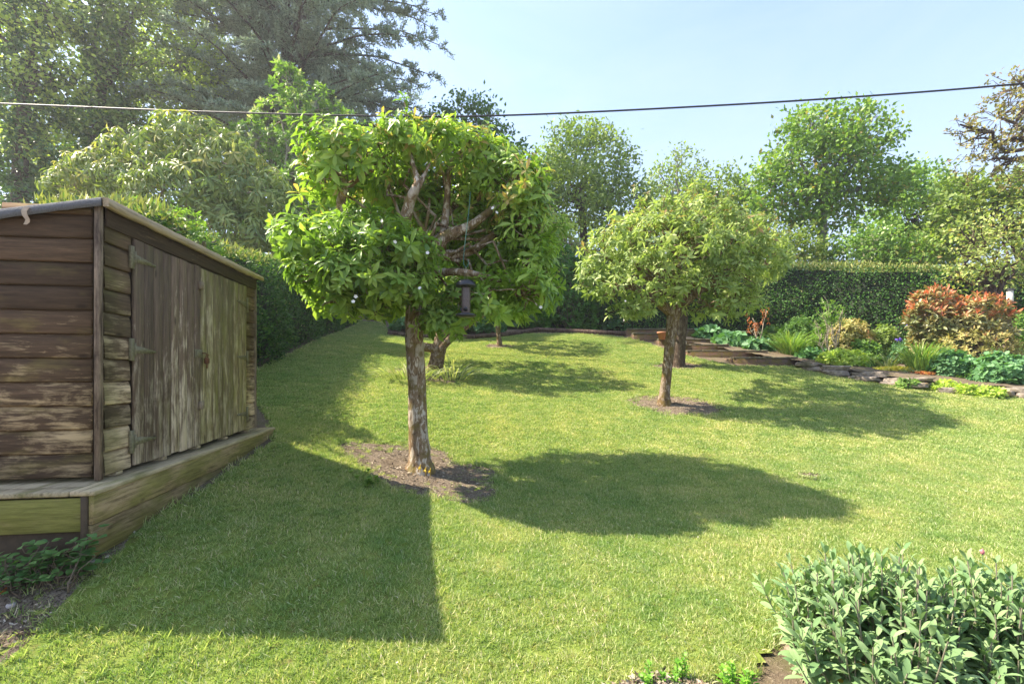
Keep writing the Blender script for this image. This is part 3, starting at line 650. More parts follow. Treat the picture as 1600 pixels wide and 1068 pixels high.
LM_ORG=leafmat('leaf_golden_shrub',[(.20,.22,.07),(.32,.30,.11),(.44,.35,.18)],(.55,.25,.14),.33,.5,(1.3,1.2,.6))
LM_YCV=leafmat('leaf_yellow_cover',[(.36,.37,.07),(.48,.45,.09),(.54,.40,.10)],None,.3,.6)
LM_RCV=leafmat('leaf_red_cover',[(.26,.09,.03),(.38,.12,.05),(.32,.26,.06)],None,.25,.6)
LM_SAGE=leafmat('leaf_sage',[(.09,.165,.07),(.15,.235,.105),(.22,.30,.15)],(.5,.42,.08),.2,.75,(1.1,1.3,.6),spec=.15,gain=1.4)
LM_MINT=leafmat('leaf_mint',[(.08,.2,.02),(.12,.27,.03),(.18,.34,.05)],None,.33,.5)
LM_NET=leafmat('leaf_bramble',[(.05,.12,.035),(.075,.16,.045),(.11,.2,.06)],(.16,.3,.06),.3,.55)
PETAL=plain('petal_white',(.75,.72,.64),.6,0,.1,40,.1); VIOL=plain('petal_violet',(.16,.10,.55),.5,0,.3); PINK=plain('petal_pink',(.6,.2,.22),.6,0,.3,60); YPET=plain('petal_yellow',(.75,.52,.03),.5)
TWIG=plain('twig_brown',(.15,.11,.075),.9,0,.4,20); TWIGP=plain('twig_pale',(.33,.28,.21),.9,0,.3,20); STEMG=plain('stem_green',(.10,.19,.05),.6,0,.3,20)

def inside(p,lumps,f=.8,skip=-1):
    k=np.zeros(len(p),bool)
    for i,(c,rr) in enumerate(lumps):
        if i==skip: continue
        k|=(((p-c)/rr)**2).sum(1)<f*f
    return k
def lumps_px(ls,z0):
    """(px,py,dz,rx px,ry px[,depth radius m]) -> world ellipsoids"""
    o=[]
    for l in ls:
        z=z0+l[2]; c=np.array(PX(l[0],l[1],z)); rx=l[3]/F*z; rz=l[4]/F*z; ry=l[5] if len(l)>5 else (rx+rz)/2
        o.append((c,np.array([rx,ry,rz])))
    return o
def shell(lumps,spacing,r,lo=.8,hi=1.08,cull=.78,bottom=.25):
    P=[];D=[]
    for i,(c,rr) in enumerate(lumps):
        area=4*math.pi*np.mean(rr)**2; n=int(area/spacing**2*1.15); d=rdir(n,r); d=d[(d[:,2]>-.75)|(r.random(n)<bottom)]
        p=c+d*rr*r.uniform(lo,hi,(len(d),1)); k=~inside(p,lumps,cull,i); P.append(p[k]); D.append(nrm(d[k]/rr))
    return np.concatenate(P),np.concatenate(D)
def whorls(mb,P,D,r,k=8,L=.15,W=.055,tilt=(50,95),up=.55,droop=.25,tpl=T_LEAF,tipf=.0,jit=.25):
    n=len(P); ax=nrm(D+np.array([0,0,up])+r.normal(size=(n,3))*jit)
    ref=rdir(n,r); x=nrm(np.cross(ax,ref)); y=np.cross(ax,x); K=k
    th=(np.arange(K)[None]*2.399+r.random((n,1))*6.28); tl=np.radians(np.linspace(tilt[0],tilt[1],K)[None]+r.normal(size=(n,K))*9)
    rad=np.cos(th)[...,None]*x[:,None]+np.sin(th)[...,None]*y[:,None]
    d=np.cos(tl)[...,None]*ax[:,None]+np.sin(tl)[...,None]*rad; d[...,2]-=droop*np.sin(tl)
    pos=P[:,None]-ax[:,None]*np.linspace(0,.35,K)[None,:,None]*L
    nr=ax[:,None]*np.ones((1,K,1))+r.normal(size=(n,K,3))*.18
    Ls=L*r.uniform(.62,1.1,(n,1))*r.uniform(.75,1.25,(n,K))*np.linspace(.72,1.05,K)[None]; va=np.clip(r.random((n,1))*.55+r.random((n,K))*.45,0,1)
    tip=(r.random((n,1))<tipf)*np.linspace(1,-.6,K)[None]; tip=np.clip(tip,0,1)*(P[:,2:3]>np.median(P[:,2])-.0)
    # side axis must be across the leaf: normal nr, axis d
    leaves(mb,pos.reshape(-1,3),d.reshape(-1,3),nr.reshape(-1,3),Ls.ravel(),(Ls*W/L).ravel(),tpl,va.ravel(),tip.ravel())
    return ax
def twig(mb,p0,p1,r0,r1,r,n=4,seg=4,amp=.08,sag=0,b=0): tube(mb,wiggly(p0,p1,n,amp,r,sag),np.linspace(r0,r1,n),seg,0,r.random(),False,r,b)

# ---- the near tree and its orchard neighbours
def blossom(p,nrm_,par,r,s=.022):
    mb=MB(); n=5; ax=nrm(np.array(nrm_,float)); ref=rdir(1,r)[0]; x=nrm(np.cross(ax,ref)); y=np.cross(ax,x); th=np.arange(5)*1.2566
    d=np.cos(th)[:,None]*x+np.sin(th)[:,None]*y+ax*.25; leaves(mb,np.repeat([list(p)],5,0),d,np.repeat([ax],5,0),s,s*.8,T_ROUND); o=mb.build('blossom',PETAL,par); return o
def orchard(name,label,base,zc,trunk,limbs,lumps,leafm,bark,spacing,kw,seed,flowers=[],extra=[],twigf=.35,r0=.12,gap=None,group='orchard trees on the lawn',hole=.9):
    r=np.random.default_rng(seed); t=empty(name,base,label,'tree',group)
    mb=MB(); tp=spline([PX(px,py,zc+dz) for px,py,dz,_ in trunk],26); rad=np.interp(np.linspace(0,1,26),np.linspace(0,1,len(trunk)),[q_[3] for q_ in trunk])
    tp[0,2]=base.z-.12; tube(mb,tp,rad,18,.035,.5,True,r)
    for l in limbs:
        pts=spline([PX(px,py,zc+dz) for px,py,dz,_ in l],16); rd=np.interp(np.linspace(0,1,16),np.linspace(0,1,len(l)),[q_[3] for q_ in l]); tube(mb,pts,rd,10,.03,.5,True,r)
    LP_=lumps_px(lumps,zc)
    # limb skeleton: the trunk top feeds every clump
    top=tp[-1]
    for c,rr in LP_:
        m=wiggly(top,c,6,.12,r,.06); tube(mb,m,np.linspace(.028,.012,6)*r0/.12,7,.04,.5,False,r)
        for d in rdir(5,r): twig(mb,c+(top-c)*.12*r.random(),c+d*rr*.75,.015*r0/.12,.008*r0/.12,r,5,5,.12)
    mt=mb
    P,D=shell(LP_,spacing,r,.72,1.14); q_=P*2.6+seed; ho=np.sin(q_[:,0]+1.3*np.sin(q_[:,2]))*np.sin(q_[:,1]*1.1+q_[:,2]*.7)+.6*np.sin(q_[:,2]*1.7+q_[:,0]*.8); keep=ho<hole; P,D=P[keep],D[keep]; so=r.random(len(P))<.07; P[so]+=D[so]*r.uniform(.08,.26,(so.sum(),1))+[0,0,.06]
    for a_,d_ in zip(P[so],D[so]): twig(mt,a_-d_*.35-[0,0,.08],a_,.007,.004,r,4,4)
    if gap is not None: k=gap(P); P,D=P[k],D[k]
    mb=MB(); whorls(mb,P,D,r,**kw)
    # inner sparse leaves
    mb.build('crown',leafm,t)
    idx=r.permutation(len(P))[:int(len(P)*twigf)]; cc=np.array([c for c,_ in LP_])
    for i in idx:
        c=cc[np.argmin(((cc-P[i])**2).sum(1))]; twig(mt,P[i]+(c-P[i])*r.uniform(.35,.7),P[i],.009*r0/.12,.004*r0/.12,r,4,4,.1)
    mt.build('trunk',bark,t)
    for (px,py,dz) in flowers: blossom(PX(px,py,zc+dz),(r.normal()*.3,-1,.35+r.normal()*.2),t,r)
    return t
Z1=B1.y
t1=orchard('medlar_tree','nearest lawn tree with glossy leaf rosettes, carrying the dark bird feeder',B1,Z1,
 [(657,742,0,.24),(656,722,0,.158),(655,695,0,.134),(652,650,0,.122),(652,605,.03,.118),(649,560,.0,.120),(647,520,-.02,.116),(648,485,0,.118),(655,440,.05,.11),(668,400,.1,.09)],
 [[(655,440,.0,.10),(640,400,-.2,.08),(633,350,-.45,.07),(642,310,-.6,.065),(652,285,-.65,.04),(645,255,-.55,.02),(640,225,-.4,.012)],
  [(640,320,-.55,.045),(655,290,-.6,.035),(672,255,-.5,.012)],
  [(650,450,0,.09),(600,400,-.1,.07),(545,345,-.3,.06),(533,315,-.45,.055),(540,285,-.5,.035),(515,262,-.55,.012)],
  [(540,295,-.45,.04),(565,275,-.5,.03),(590,262,-.5,.02)],
  [(655,440,.0,.10),(690,375,-.1,.08),(740,350,-.1,.06),(800,300,.1,.03)],
  [(668,430,.0,.08),(700,425,-.2,.05),(735,427,-.3,.045),(790,440,-.1,.03)],
  [(690,400,.0,.07),(740,390,.1,.06),(790,350,.3,.04)],
  [(690,390,.0,.06),(697,330,.1,.05),(700,290,.1,.04),(705,250,.1,.03)],
  [(652,560,.10,.07),(690,545,.0,.05),(745,500,-.1,.04),(780,480,-.1,.02)] if False else [(668,420,.2,.06),(700,360,.6,.05),(720,300,.7,.03)]],
 [(540,248,-.45,70,48,.55),(500,285,-.3,38,38,.4),(590,243,-.1,58,36,.6),(650,226,-.2,58,34,.6),(718,236,0,58,36,.6),(690,258,.6,86,46,.6),(768,268,.1,52,44,.6),
  (805,300,-.1,48,52,.6),(820,350,.0,42,52,.6),(835,410,-.1,34,50,.55),(830,460,-.25,38,38,.5),(775,465,-.4,45,38,.5),(690,500,-.1,34,22,.4),(720,465,-.1,40,30,.4),
  (480,375,-.5,42,36,.45),(535,372,-.6,58,32,.5),(590,370,-.75,58,34,.5),(640,395,-.7,48,30,.45),(500,430,-.5,48,36,.45),(560,425,-.7,60,38,.5),(625,440,-.7,52,32,.45),
  (520,470,-.4,46,24,.4),(590,475,-.2,38,22,.4),(600,325,.8,62,48,.6),(700,330,.45,58,50,.4),(640,360,1.2,110,80,.6),(750,380,1.0,90,70,.6),(790,440,.6,60,50,.5),(560,440,.6,80,50,.5)],
 LM_MED,BARK1,.15,dict(k=9,L=.185,W=.066,tipf=.30,droop=.30),101,
 [(556,463,-1.25),(552,471,-1.25),(770,325,-.7),(776,332,-.7),(617,378,-1.2),(575,360,-1.1),(656,450,-1.1),(668,395,-1.2),(597,345,-1.2),(845,480,-.7),(470,380,-.9),(515,355,-1.1)],
 gap=lambda P:~((np.abs((P[:,0]/P[:,1]*F+CX)-688)<30)&(np.abs(HZ-(P[:,2]-H)/P[:,1]*F-322)<34)&(P[:,1]<Z1+.1))&~((np.abs((P[:,0]/P[:,1]*F+CX)-728)<19)&(np.abs(HZ-(P[:,2]-H)/P[:,1]*F-415)<88)&(P[:,1]<Z1-.3)))
Z2=B2.y
t2=orchard('apple_tree','broad pale-leaved lawn tree with slim brown trunk in a bare soil circle, near the steps',B2,Z2,
 [(1038,638,0,.19),(1038,620,0,.125),(1041,590,0,.105),(1045,555,0,.11),(1049,520,0,.12),(1053,490,0,.15),(1060,470,0,.15),(1068,445,0,.12)],
 [[(1053,490,0,.13),(1010,460,0,.08),(960,430,0,.05)],[(1058,480,0,.12),(1110,440,0,.08),(1160,410,0,.05)],[(1058,470,0,.12),(1060,420,0,.09),(1070,370,0,.05)],[(1058,470,0,.1),(1000,420,.3,.06),(980,370,.5,.04)]],
 [(940,400,0,36,30),(985,375,-.2,50,36),(925,430,-.1,24,24),(965,445,-.2,44,34),(1000,465,-.1,40,26),(1030,345,-.1,60,34),(1095,335,0,55,30),(1050,385,-.5,75,45,1.0),(1020,425,-.4,60,40),
  (1110,390,-.2,60,42),(1095,450,-.3,52,38),(1150,370,0,50,40),(1140,430,-.1,44,38),(1150,470,0,38,26),(1190,400,.2,38,38),(1060,380,1.2,110,60,.9),(1000,480,-.2,30,16),(1110,480,-.2,42,16)],
 LM_APPLE,BARK2,.205,dict(k=8,L=.20,W=.075,tipf=.22,droop=.55,jit=.5,tpl=T_DIA,tilt=(40,110)),102,
 [(977,470,-1.2),(1040,395,-1.6),(1120,300,-.6)],r0=.13)
Z3=B3.y
orchard('apple_tree','leaning trunk behind the nearest tree, strappy leaves round its foot',B3,Z3,
 [(676,590,0,.24),(682,565,0,.20),(688,535,0,.19),(695,505,0,.19),(702,485,0,.2),(704,460,0,.15)],
 [[(684,545,-.1,.13),(660,541,-.15,.12),(652,538,-.2,.11)],[(686,548,-.1,.11),(705,528,-.2,.10),(730,508,-.3,.09),(760,488,-.2,.06)]],
 [(640,440,0,50,32),(680,420,0,60,34),(740,410,0,60,34),(790,430,0,48,34),(620,470,.1,36,22),(700,450,-.5,60,30),(760,465,-.2,50,24),(700,390,.3,80,30),(720,420,1.3,80,40,.9),(670,430,1.2,80,40,.9)],
 LM_APPLE,BARK2,.27,dict(k=8,L=.22,W=.085,tipf=.1,droop=.4,jit=.5,tpl=T_DIA),103,r0=.15)
orchard('apple_tree','lawn tree close behind the pale-leaved one, its stout dark trunk beside the slim one',B4,B4.y,
 [(1060,576,0,.24),(1060,560,0,.2),(1062,530,0,.19),(1064,500,0,.2),(1066,470,0,.17)],
 [[(1066,480,0,.1),(1120,430,0,.06),(1170,400,0,.05)]],
 [(1130,380,0,50,40),(1180,370,0,45,38),(1170,415,-.2,50,38),(1120,430,0,50,35),(1205,405,.1,32,30),(1060,420,.3,60,40),(1010,430,.3,40,30),(1090,360,.3,50,35),(1150,460,0,38,22),(1150,405,-2.4,62,44),(1085,425,-2.2,62,44),(1190,395,-2.2,38,34),(1120,400,-1.2,60,44)],
 LM_APPLE,BARKD,.29,dict(k=8,L=.22,W=.085,tipf=.25,droop=.5,jit=.5,tpl=T_DIA,tilt=(40,110)),104,r0=.16)
orchard('apple_tree','young thin-trunked tree near the log edging, hidden behind the nearest tree',B5,B5.y,
 [(781,545,0,.12),(780,532,0,.09),(778,515,0,.08),(777,495,0,.08),(776,475,0,.07)],[],
 [(750,440,0,40,24),(800,435,0,40,26),(775,420,0,45,26),(780,455,-.3,40,20),(790,430,.9,60,30,.8)],
 LM_APPLE,BARK2,.33,dict(k=7,L=.24,W=.09,tipf=.1,droop=.4,jit=.5,tpl=T_DIA),105,r0=.12)
# sawn root at the foot and small yellow flowers
rr_=np.random.default_rng(3); p=PX(664,733,Z1-.22); yf=empty('yellow_flower',(p.x,p.y,g1(p.x,p.y)),'small yellow hanging flowers at the foot of the nearest tree','flower')
for a_ in(-.07,0.,.06):
    o=MB(); q_=np.array([p.x+a_,p.y,p.z+rr_.normal()*.015]); leaves(o,np.repeat([q_],6,0),rdir(6,rr_)*.6+[0,0,-.7],np.array([[0,-1,.2]]*6),.038,.012,T_BLADE); tube(o,[q_,q_+[.01,.02,.03],(q_[0],q_[1]+.02,g1(p.x,p.y)-.01)],.003,5); o.build('bloom',YPET,yf)

# bird feeder hanging in the near tree
fz=Z1-.95
fc=PX(728,440,fz); fd=empty('bird_feeder',PX(728,494,fz),'dark tube bird feeder hanging on a green cord in the nearest tree','bird feeder')
k=fz/F; BLK=plain('feeder_plastic',(.025,.025,.03),.35,0,.2,40,.05); SEED=plain('feeder_tube',(.10,.075,.07),.3,0,.5,60,.3); CORD=plain('cord_green',(.03,.13,.10),.7)
c0=PX(728,0,fz); 
def zz(py): return H+(HZ-py)/F*fz
mb=MB(); lathe(mb,[(0,zz(436)),(5*k,zz(436.5)),(9*k,zz(438)),(14*k,zz(441)),(16*k,zz(446)),(15.5*k,zz(448)),(9*k,zz(447)),(6.5*k,zz(450)),(0,zz(450))],(c0.x,c0.y,0)); mb.build('cap',BLK,fd)
mb=MB(); lathe(mb,[(6.9*k,zz(449)),(7*k,zz(488)),(6.6*k,zz(490)),(0,zz(490))],(c0.x,c0.y,0)); tb=mb.build('seed_tube',SEED,fd)
mb=MB()
for a_ in(-1.57,1.57,3.1):
    tube(mb,[(c0.x+6.5*k*math.cos(a_),c0.y+6.5*k*math.sin(a_),zz(483)),(c0.x+8.5*k*math.cos(a_),c0.y+8.5*k*math.sin(a_),zz(484))],3.6*k,10)
mb.build('port',BLK,tb)
mb=MB(); lathe(mb,[(0,zz(489)),(14*k,zz(490)),(16*k,zz(491)),(16*k,zz(494)),(8*k,zz(496)),(0,zz(496))],(c0.x,c0.y,0)); mb.build('tray',BLK,fd)
mb=MB(); tube(mb,[PX(726,437,fz),PX(727,420,fz),PX(728.5,416,fz)],.0022,6); tube(mb,[PX(730,437,fz),PX(729.5,420,fz),PX(728.5,416,fz)],.0022,6); mb.build('hanger',TWIGP,fd)
mb=MB(); tube(mb,spline([PX(731,405,fz),PX(732,411,fz),PX(729,417,fz),PX(724.5,412,fz),PX(725,395,fz),PX(729,360,fz),PX(733,325,fz+.1),PX(735,300,fz+.35)],30),.0045,6); mb.build('cord',CORD,fd)

# ------------------------------------------------------------------ hedges
CORE=plain('hedge_core',(.014,.022,.009),.95,0,.4,8,.3)
def hedge(name,label,pts,thick,leafm,dens,L,W,seed,tipd,back=(0,1),cutz=0):
    """pts: (x,y,topz) along the front face"""
    r=np.random.default_rng(seed); P=np.array(pts,float); base=(P[0,0],P[0,1],g1(P[0,0],P[0,1])); t=empty(name,base,label,'hedge')
    bk=np.array([*back,0.]); core=MB(); F_=[];Nn=[];T_=[]
    for a,b in zip(P[:-1],P[1:]):
        d=(b-a)[:2]; ln=np.hypot(*d); u=d/ln; n=np.array([u[1],-u[0]])
        if np.dot(n,bk[:2])>0: n=-n
        N=int(ln*3.2*dens); s=r.random(N); x=a[0]+d[0]*s; y=a[1]+d[1]*s; top=a[2]+(b[2]-a[2])*s; g=gnd(x,y); h=r.random(N)**.9; z=g+(top-g)*h
        wob=.10*np.sin(x*1.7+y*2.1)+.08*np.sin(z*2.3+x*.9)+.05*np.sin(z*5+y*3); o=wob+r.uniform(-.16,.10,N)-.28*np.clip(h-.86,0,1)*3
        F_.append(np.stack([x+n[0]*o,y+n[1]*o,z],-1)); Nn.append(np.repeat([[n[0],n[1],.15]],N,0))
        M=int(ln*thick*dens*.7); s=r.random(M); w=r.random(M)*thick; x=a[0]+d[0]*s-n[0]*w; y=a[1]+d[1]*s-n[1]*w; z=a[2]+(b[2]-a[2])*s+.06*np.sin(x*2+y)+r.uniform(-.15,.06,M)
        T_.append(np.stack([x,y,z],-1))
        i_=.22; q0=np.r_[a[:2]-n*i_,0];q1=np.r_[b[:2]-n*i_,0];q2=np.r_[b[:2]-n*(thick-.1),0];q3=np.r_[a[:2]-n*(thick-.1),0]
        V=[]
        e3=np.r_[u*.35,0]; q0=q0-e3;q3=q3-e3;q1=q1+e3;q2=q2+e3
        for q_,tz in((q0,a[2]),(q1,b[2]),(q2,b[2]),(q3,a[2])): V.append((q_[0],q_[1],g1(q_[0],q_[1])-.3)); V.append((q_[0],q_[1],tz-.2))
        core.add(V,[(0,2,3,1),(2,4,5,3),(4,6,7,5),(6,0,1,7),(1,3,5,7)])
    core.build('dark_filler',CORE,t,smooth=False)  # plain dark box added to make the hedge interior opaque
    F_=np.concatenate(F_);Nn=np.concatenate(Nn);T_=np.concatenate(T_); mb=MB(); N=len(F_)
    ax=Nn*.6+r.normal(size=(N,3))*.6; ax[:,2]+=.1; leaves(mb,F_,ax,Nn+r.normal(size=(N,3))*.5+[0,0,.5],L*r.uniform(.6,1.2,N),W,T_DIA,np.clip(r.normal(.45,.22,N),0,1),(r.random(N)<.015)*.6)
    N=len(T_); ax=r.normal(size=(N,3))*.45; ax[:,2]=np.abs(ax[:,2])+.7; k=r.random(N)<tipd
    leaves(mb,T_,ax,r.normal(size=(N,3))+[0,-.3,.8],L*r.uniform(.7,1.4,N)*(1+.5*k),W,T_DIA,r.random(N)*.6+.35,np.where(k,r.uniform(.4,1,N),.12))
    mb.build('foliage',leafm,t); return t
def HT(px,py,z): p=PX(px,py,z); return (p.x,p.y,p.z)
lx=lambda z:-4.15-.149*z
hedge('clipped_hedge','tall dark clipped hedge running uphill behind the shed along the left of the lawn',
  [(lx(z),z,tz) for z,tz in((6.6,H+2.22),(7.1,H+2.36),(8,H+2.3),(10.5,H+2.55),(13,H+2.9),(17,H+3.6),(23,H+4.5))],1.5,LM_HEDGE,520,.10,.04,201,.75,back=(-1,0))
hedge('clipped_hedge','long dark clipped hedge with a pale green top across the back of the garden',
  [HT(600,418,27),HT(760,410,25.5),HT(905,404,24),HT(1180,411,20.5),HT(1300,415,19),HT(1480,416,17),HT(1780,412,15.5)],1.6,LM_HEDGE,470,.115,.05,202,.65)
# box-like brighter hedge piece right of the nearest tree
def mound(name,label,cat,c,rx,ry,rz,leafm,spacing,kw,seed,group=None,stems=None,lift=0.,tip=0):
    r=np.random.default_rng(seed); gz=g1(c[0],c[1])+lift; t=empty(name,(c[0],c[1],gz),label,cat,group); mb=MB()
    lum=[(np.array([c[0],c[1],gz+rz*.12]),np.array([rx,ry,rz]))]
    for k in range(5):
        th=r.random()*6.28; f=r.uniform(.35,.6); lum.append((np.array([c[0]+rx*f*math.cos(th),c[1]+ry*f*math.sin(th),gz+rz*r.uniform(.2,.5)]),np.array([rx,ry,rz])*r.uniform(.45,.6)))
    P,D=shell(lum,spacing,r,.82,1.08,.85,.05); k=P[:,2]>gz-.02; P,D=P[k],D[k]
    whorls(mb,P,D,r,**kw); mb.build('foliage',leafm,t)
    mb=MB(); n=26
    for i in r.permutation(len(P))[:n]: twig(mb,(c[0]+r.normal()*.05,c[1]+r.normal()*.05,gz-.05),P[i],.008,.004,r,5,4,.08)
    mb.build('stems',stems or TWIG,t); return t

# ------------------------------------------------------------------ trees and shrubs beyond
def far_tree(name,label,z,base,lumps,leafm,bark,spacing,nl,sig,L,W,tr,seed,lo=.45,cull=.75,tipf=0.,cat='tree',group=None,limb=True,twigs=.25,updir=.25,ivy=None,vert=0,tpl=T_DIA,trtop=None):
    r=np.random.default_rng(seed); bx_=(base-CX)/F*z; gz=g1(bx_,z); t=empty(name,(bx_,z,gz),label,cat,group)
    lum=lumps_px(lumps,z); P,D=shell(lum,spacing,r,lo,1.1,cull,.35); n=len(P)
    Q=np.repeat(P,nl,0)+r.normal(size=(n*nl,3))*sig*np.array([1,1,.75]); N=len(Q); Dn=np.repeat(D,nl,0)
    ax=Dn*.5+r.normal(size=(N,3)); ax[:,2]+=updir-.25; mb=MB(); cl=np.repeat(r.random(n),nl)
    leaves(mb,Q,ax,r.normal(size=(N,3))*.7+[0,0,.7]+Dn*.5,L*r.uniform(.6,1.25,N),W,tpl,np.clip(cl*.5+r.random(N)*.5,0,1),(r.random(N)<tipf)*r.uniform(.4,1,N))
    mb.build('crown' if cat=='tree' else 'foliage',leafm,t)
    mb=MB(); cz=np.array([c for c,_ in lum]); zt=trtop if trtop is not None else max(gz+1.0,cz[:,2].min()+ (cz[:,2].max()-cz[:,2].min())*.25); m=cz[np.argsort(cz[:,2])]
    topp=np.array([bx_+(cz[:,0].mean()-bx_)*.4,z,zt]); tube(mb,spline([(bx_,z,gz-.4),(bx_+r.normal()*.1,z,gz+(zt-gz)*.5),topp],12),np.linspace(tr*1.25,tr*.75,12),12,.04,.5,True,r)
    if limb:
        for c,rr in lum:
            w=wiggly(topp+[0,0,-r.random()*.3],c+[0,0,rr[2]*.3],8,.07,r,.03); tube(mb,w,np.linspace(tr*.5,tr*.12,8),6,.03,.5,False,r)
            for d in rdir(4,r): twig(mb,w[5],c+d*rr*.9,tr*.16,tr*.05,r,5,4,.1)
        for i in r.permutation(n)[:int(n*twigs)]:
            c=cz[np.argmin(((cz-P[i])**2).sum(1))]; twig(mb,P[i]+(c-P[i])*r.uniform(.4,.9),P[i]+D[i]*sig,tr*.07,tr*.025,r,4,3,.1)
    mb.build('trunk',bark,t)
    if ivy:
        mb=MB(); h=ivy[0]; K=ivy[1]; zz_=r.random(K)*h; th=r.random(K)*6.283; rad=(ivy[2]*(1+.5*np.sin(zz_*1.3+th*2)+.35*np.sin(zz_*3.1)))*r.uniform(.6,1.15,K)
        p=np.stack([bx_+(topp[0]-bx_)*zz_/max(zt-gz,1)+rad*np.cos(th),z+rad*np.sin(th),gz+zz_],-1); d=np.stack([np.cos(th),np.sin(th),-.3+0*th],-1)
        leaves(mb,p,d+r.normal(size=(K,3))*.6,d+[0,0,.6]+r.normal(size=(K,3))*.4,.2*r.uniform(.6,1.3,K),.17,T_DIA); mb.build('ivy',LM_IVY,t)
    return t
GT='trees beyond the hedges'
far_tree('broadleaf_tree','broad olive-green rounded tree beyond the back hedge, between the nearest tree and the apple tree',34,912,
 [(900,240,0,55,45),(860,285,0,45,45),(940,262,0,45,50),(975,315,0,40,45),(900,330,0,80,45),(925,212,0,32,24),(850,335,0,40,40),(830,300,1,30,35),(960,345,0,50,40),(890,300,-2,60,50)],LM_OLV,BARKD,.95,34,.42,.30,.17,.30,301,group=GT)
far_tree('slim_tree','small airy tree with bare pale stems against the sky, right of the olive-green tree',42,1062,
 [(1065,250,0,24,26),(1055,285,0,30,28),(1082,280,0,24,30),(1030,280,0,22,34),(1020,320,0,24,34),(1065,315,0,36,26),(1100,330,0,40,34),(1035,350,0,44,30)],LM_OLV,BARKG,1.2,22,.42,.32,.19,.30,302,group=GT)
far_tree('bushy_tree','low ragged bright tree between the airy tree and the large cherry-like tree',30,1125,
 [(1120,290,0,32,28),(1150,300,0,28,26),(1095,315,0,26,26),(1135,330,0,45,30),(1105,350,0,50,30),(1165,345,0,40,36),(1170,315,0,28,30)],LM_OLV,BARKD,.85,28,.36,.28,.16,.2,303,group=GT)
far_tree('cherry_tree','large fresh green tree with a pale grey trunk rising above the back hedge',25,1282,
 [(1268,205,0,48,38),(1335,205,0,42,38),(1235,245,0,38,36),(1300,255,0,70,46),(1370,235,0,30,40),(1205,285,0,32,30),(1385,290,0,36,32),(1330,310,0,66,38),(1245,310,0,55,36),(1290,185,0,30,22),(1360,185,0,22,20),(1195,335,0,26,20),(1280,345,0,50,24)],LM_GRN,BARKG,.78,30,.30,.26,.155,.27,304,group=GT,tipf=.08)
far_tree('broadleaf_tree','deep green tree at the right shoulder of the large cherry-like tree',29,1440,
 [(1410,300,0,40,34),(1445,290,0,36,34),(1465,330,0,40,40),(1420,350,0,55,40),(1390,380,0,60,34),(1470,385,0,50,34),(1440,320,-1,50,50)],LM_GRN,BARKD,.85,32,.36,.28,.16,.25,305,group=GT)
far_tree('walnut_tree','tree with gaunt twisting branches and bronze young tufts at the right edge against the sky',19,1690,
 [(1590,135,0,42,34),(1560,185,0,42,34),(1525,225,0,36,28),(1600,215,0,50,40),(1550,255,0,46,26),(1640,150,0,60,60),(1620,265,0,55,34),(1500,200,0,20,18)],LM_COP,BARKD,.62,11,.085,.15,.08,.26,306,lo=.6,group=GT,twigs=1.0,tipf=.25)
far_tree('broadleaf_tree','dense green tree at the right edge below the bronze-tufted branches',22,1600,
 [(1500,290,0,30,20),(1540,300,0,45,30),(1590,300,0,50,36),(1520,335,0,50,32),(1580,350,0,60,40),(1480,330,0,34,24),(1490,375,0,50,30),(1650,320,0,60,50)],LM_OLV,BARKD,.72,30,.28,.24,.14,.22,307,group=GT,tipf=.06)
far_tree('broadleaf_tree','dark green tree top behind the nearest tree, below the right end of the cedar',30,740,
 [(715,175,0,26,26),(745,190,0,34,30),(765,225,0,32,30),(700,215,0,50,40),(790,255,0,32,32),(740,260,0,60,50),(820,290,0,36,34),(640,300,0,60,60),(700,350,0,90,60),(800,350,0,60,50)],LM_DKG,BARKD,.9,30,.38,.3,.17,.3,308,group=GT)
far_tree('maple_bush','pale lime-green rounded bush above the hedge beside the nearest tree',26.5,866,
 [(866,350,0,28,22),(850,372,0,30,22),(885,378,0,24,20),(860,400,0,40,22)],LM_LIME,BARKD,.55,26,.22,.2,.13,.12,309,cat='bush')
far_tree('bare_bush','brown twiggy leafless bush above the hedge between the two big lawn trees',25.8,892,
 [(885,388,0,22,16),(900,395,0,24,16),(875,395,0,20,14)],leafmat('leaf_dry',[(.13,.09,.06),(.2,.14,.1)],None,.1,.8),TWIG,.45,10,.16,.15,.05,.10,310,cat='bush',twigs=1)
for i,(px,py,rx,ry,m_,lb) in enumerate([(1230,392,60,34,LM_OLV,'yellowish rough bush above the hedge, left of the pale grey trunk'),(1350,388,60,34,LM_VIB,'fresh green rough bush above the hedge, right of the pale grey trunk'),(1430,400,60,30,LM_GRN,'darker rough bush above the right part of the hedge'),(990,395,60,40,LM_DKG,'dark bush above the hedge just left of the apple tree crown'),(1110,385,60,40,LM_GRN,'green bush above the hedge behind the apple tree crown')]):
    far_tree('wild_bush',lb,[23.5,23.2,22.6,28,25][i],px,[(px,py,0,rx,ry),(px-rx*.6,py+8,0,rx*.5,ry*.7),(px+rx*.6,py+6,0,rx*.5,ry*.7)],m_,TWIGP if i<2 else TWIG,.62,26,.26,.22,.12,.10,320+i,cat='bush',group='rough bushes beyond the hedge',tipf=.1,twigs=.4)
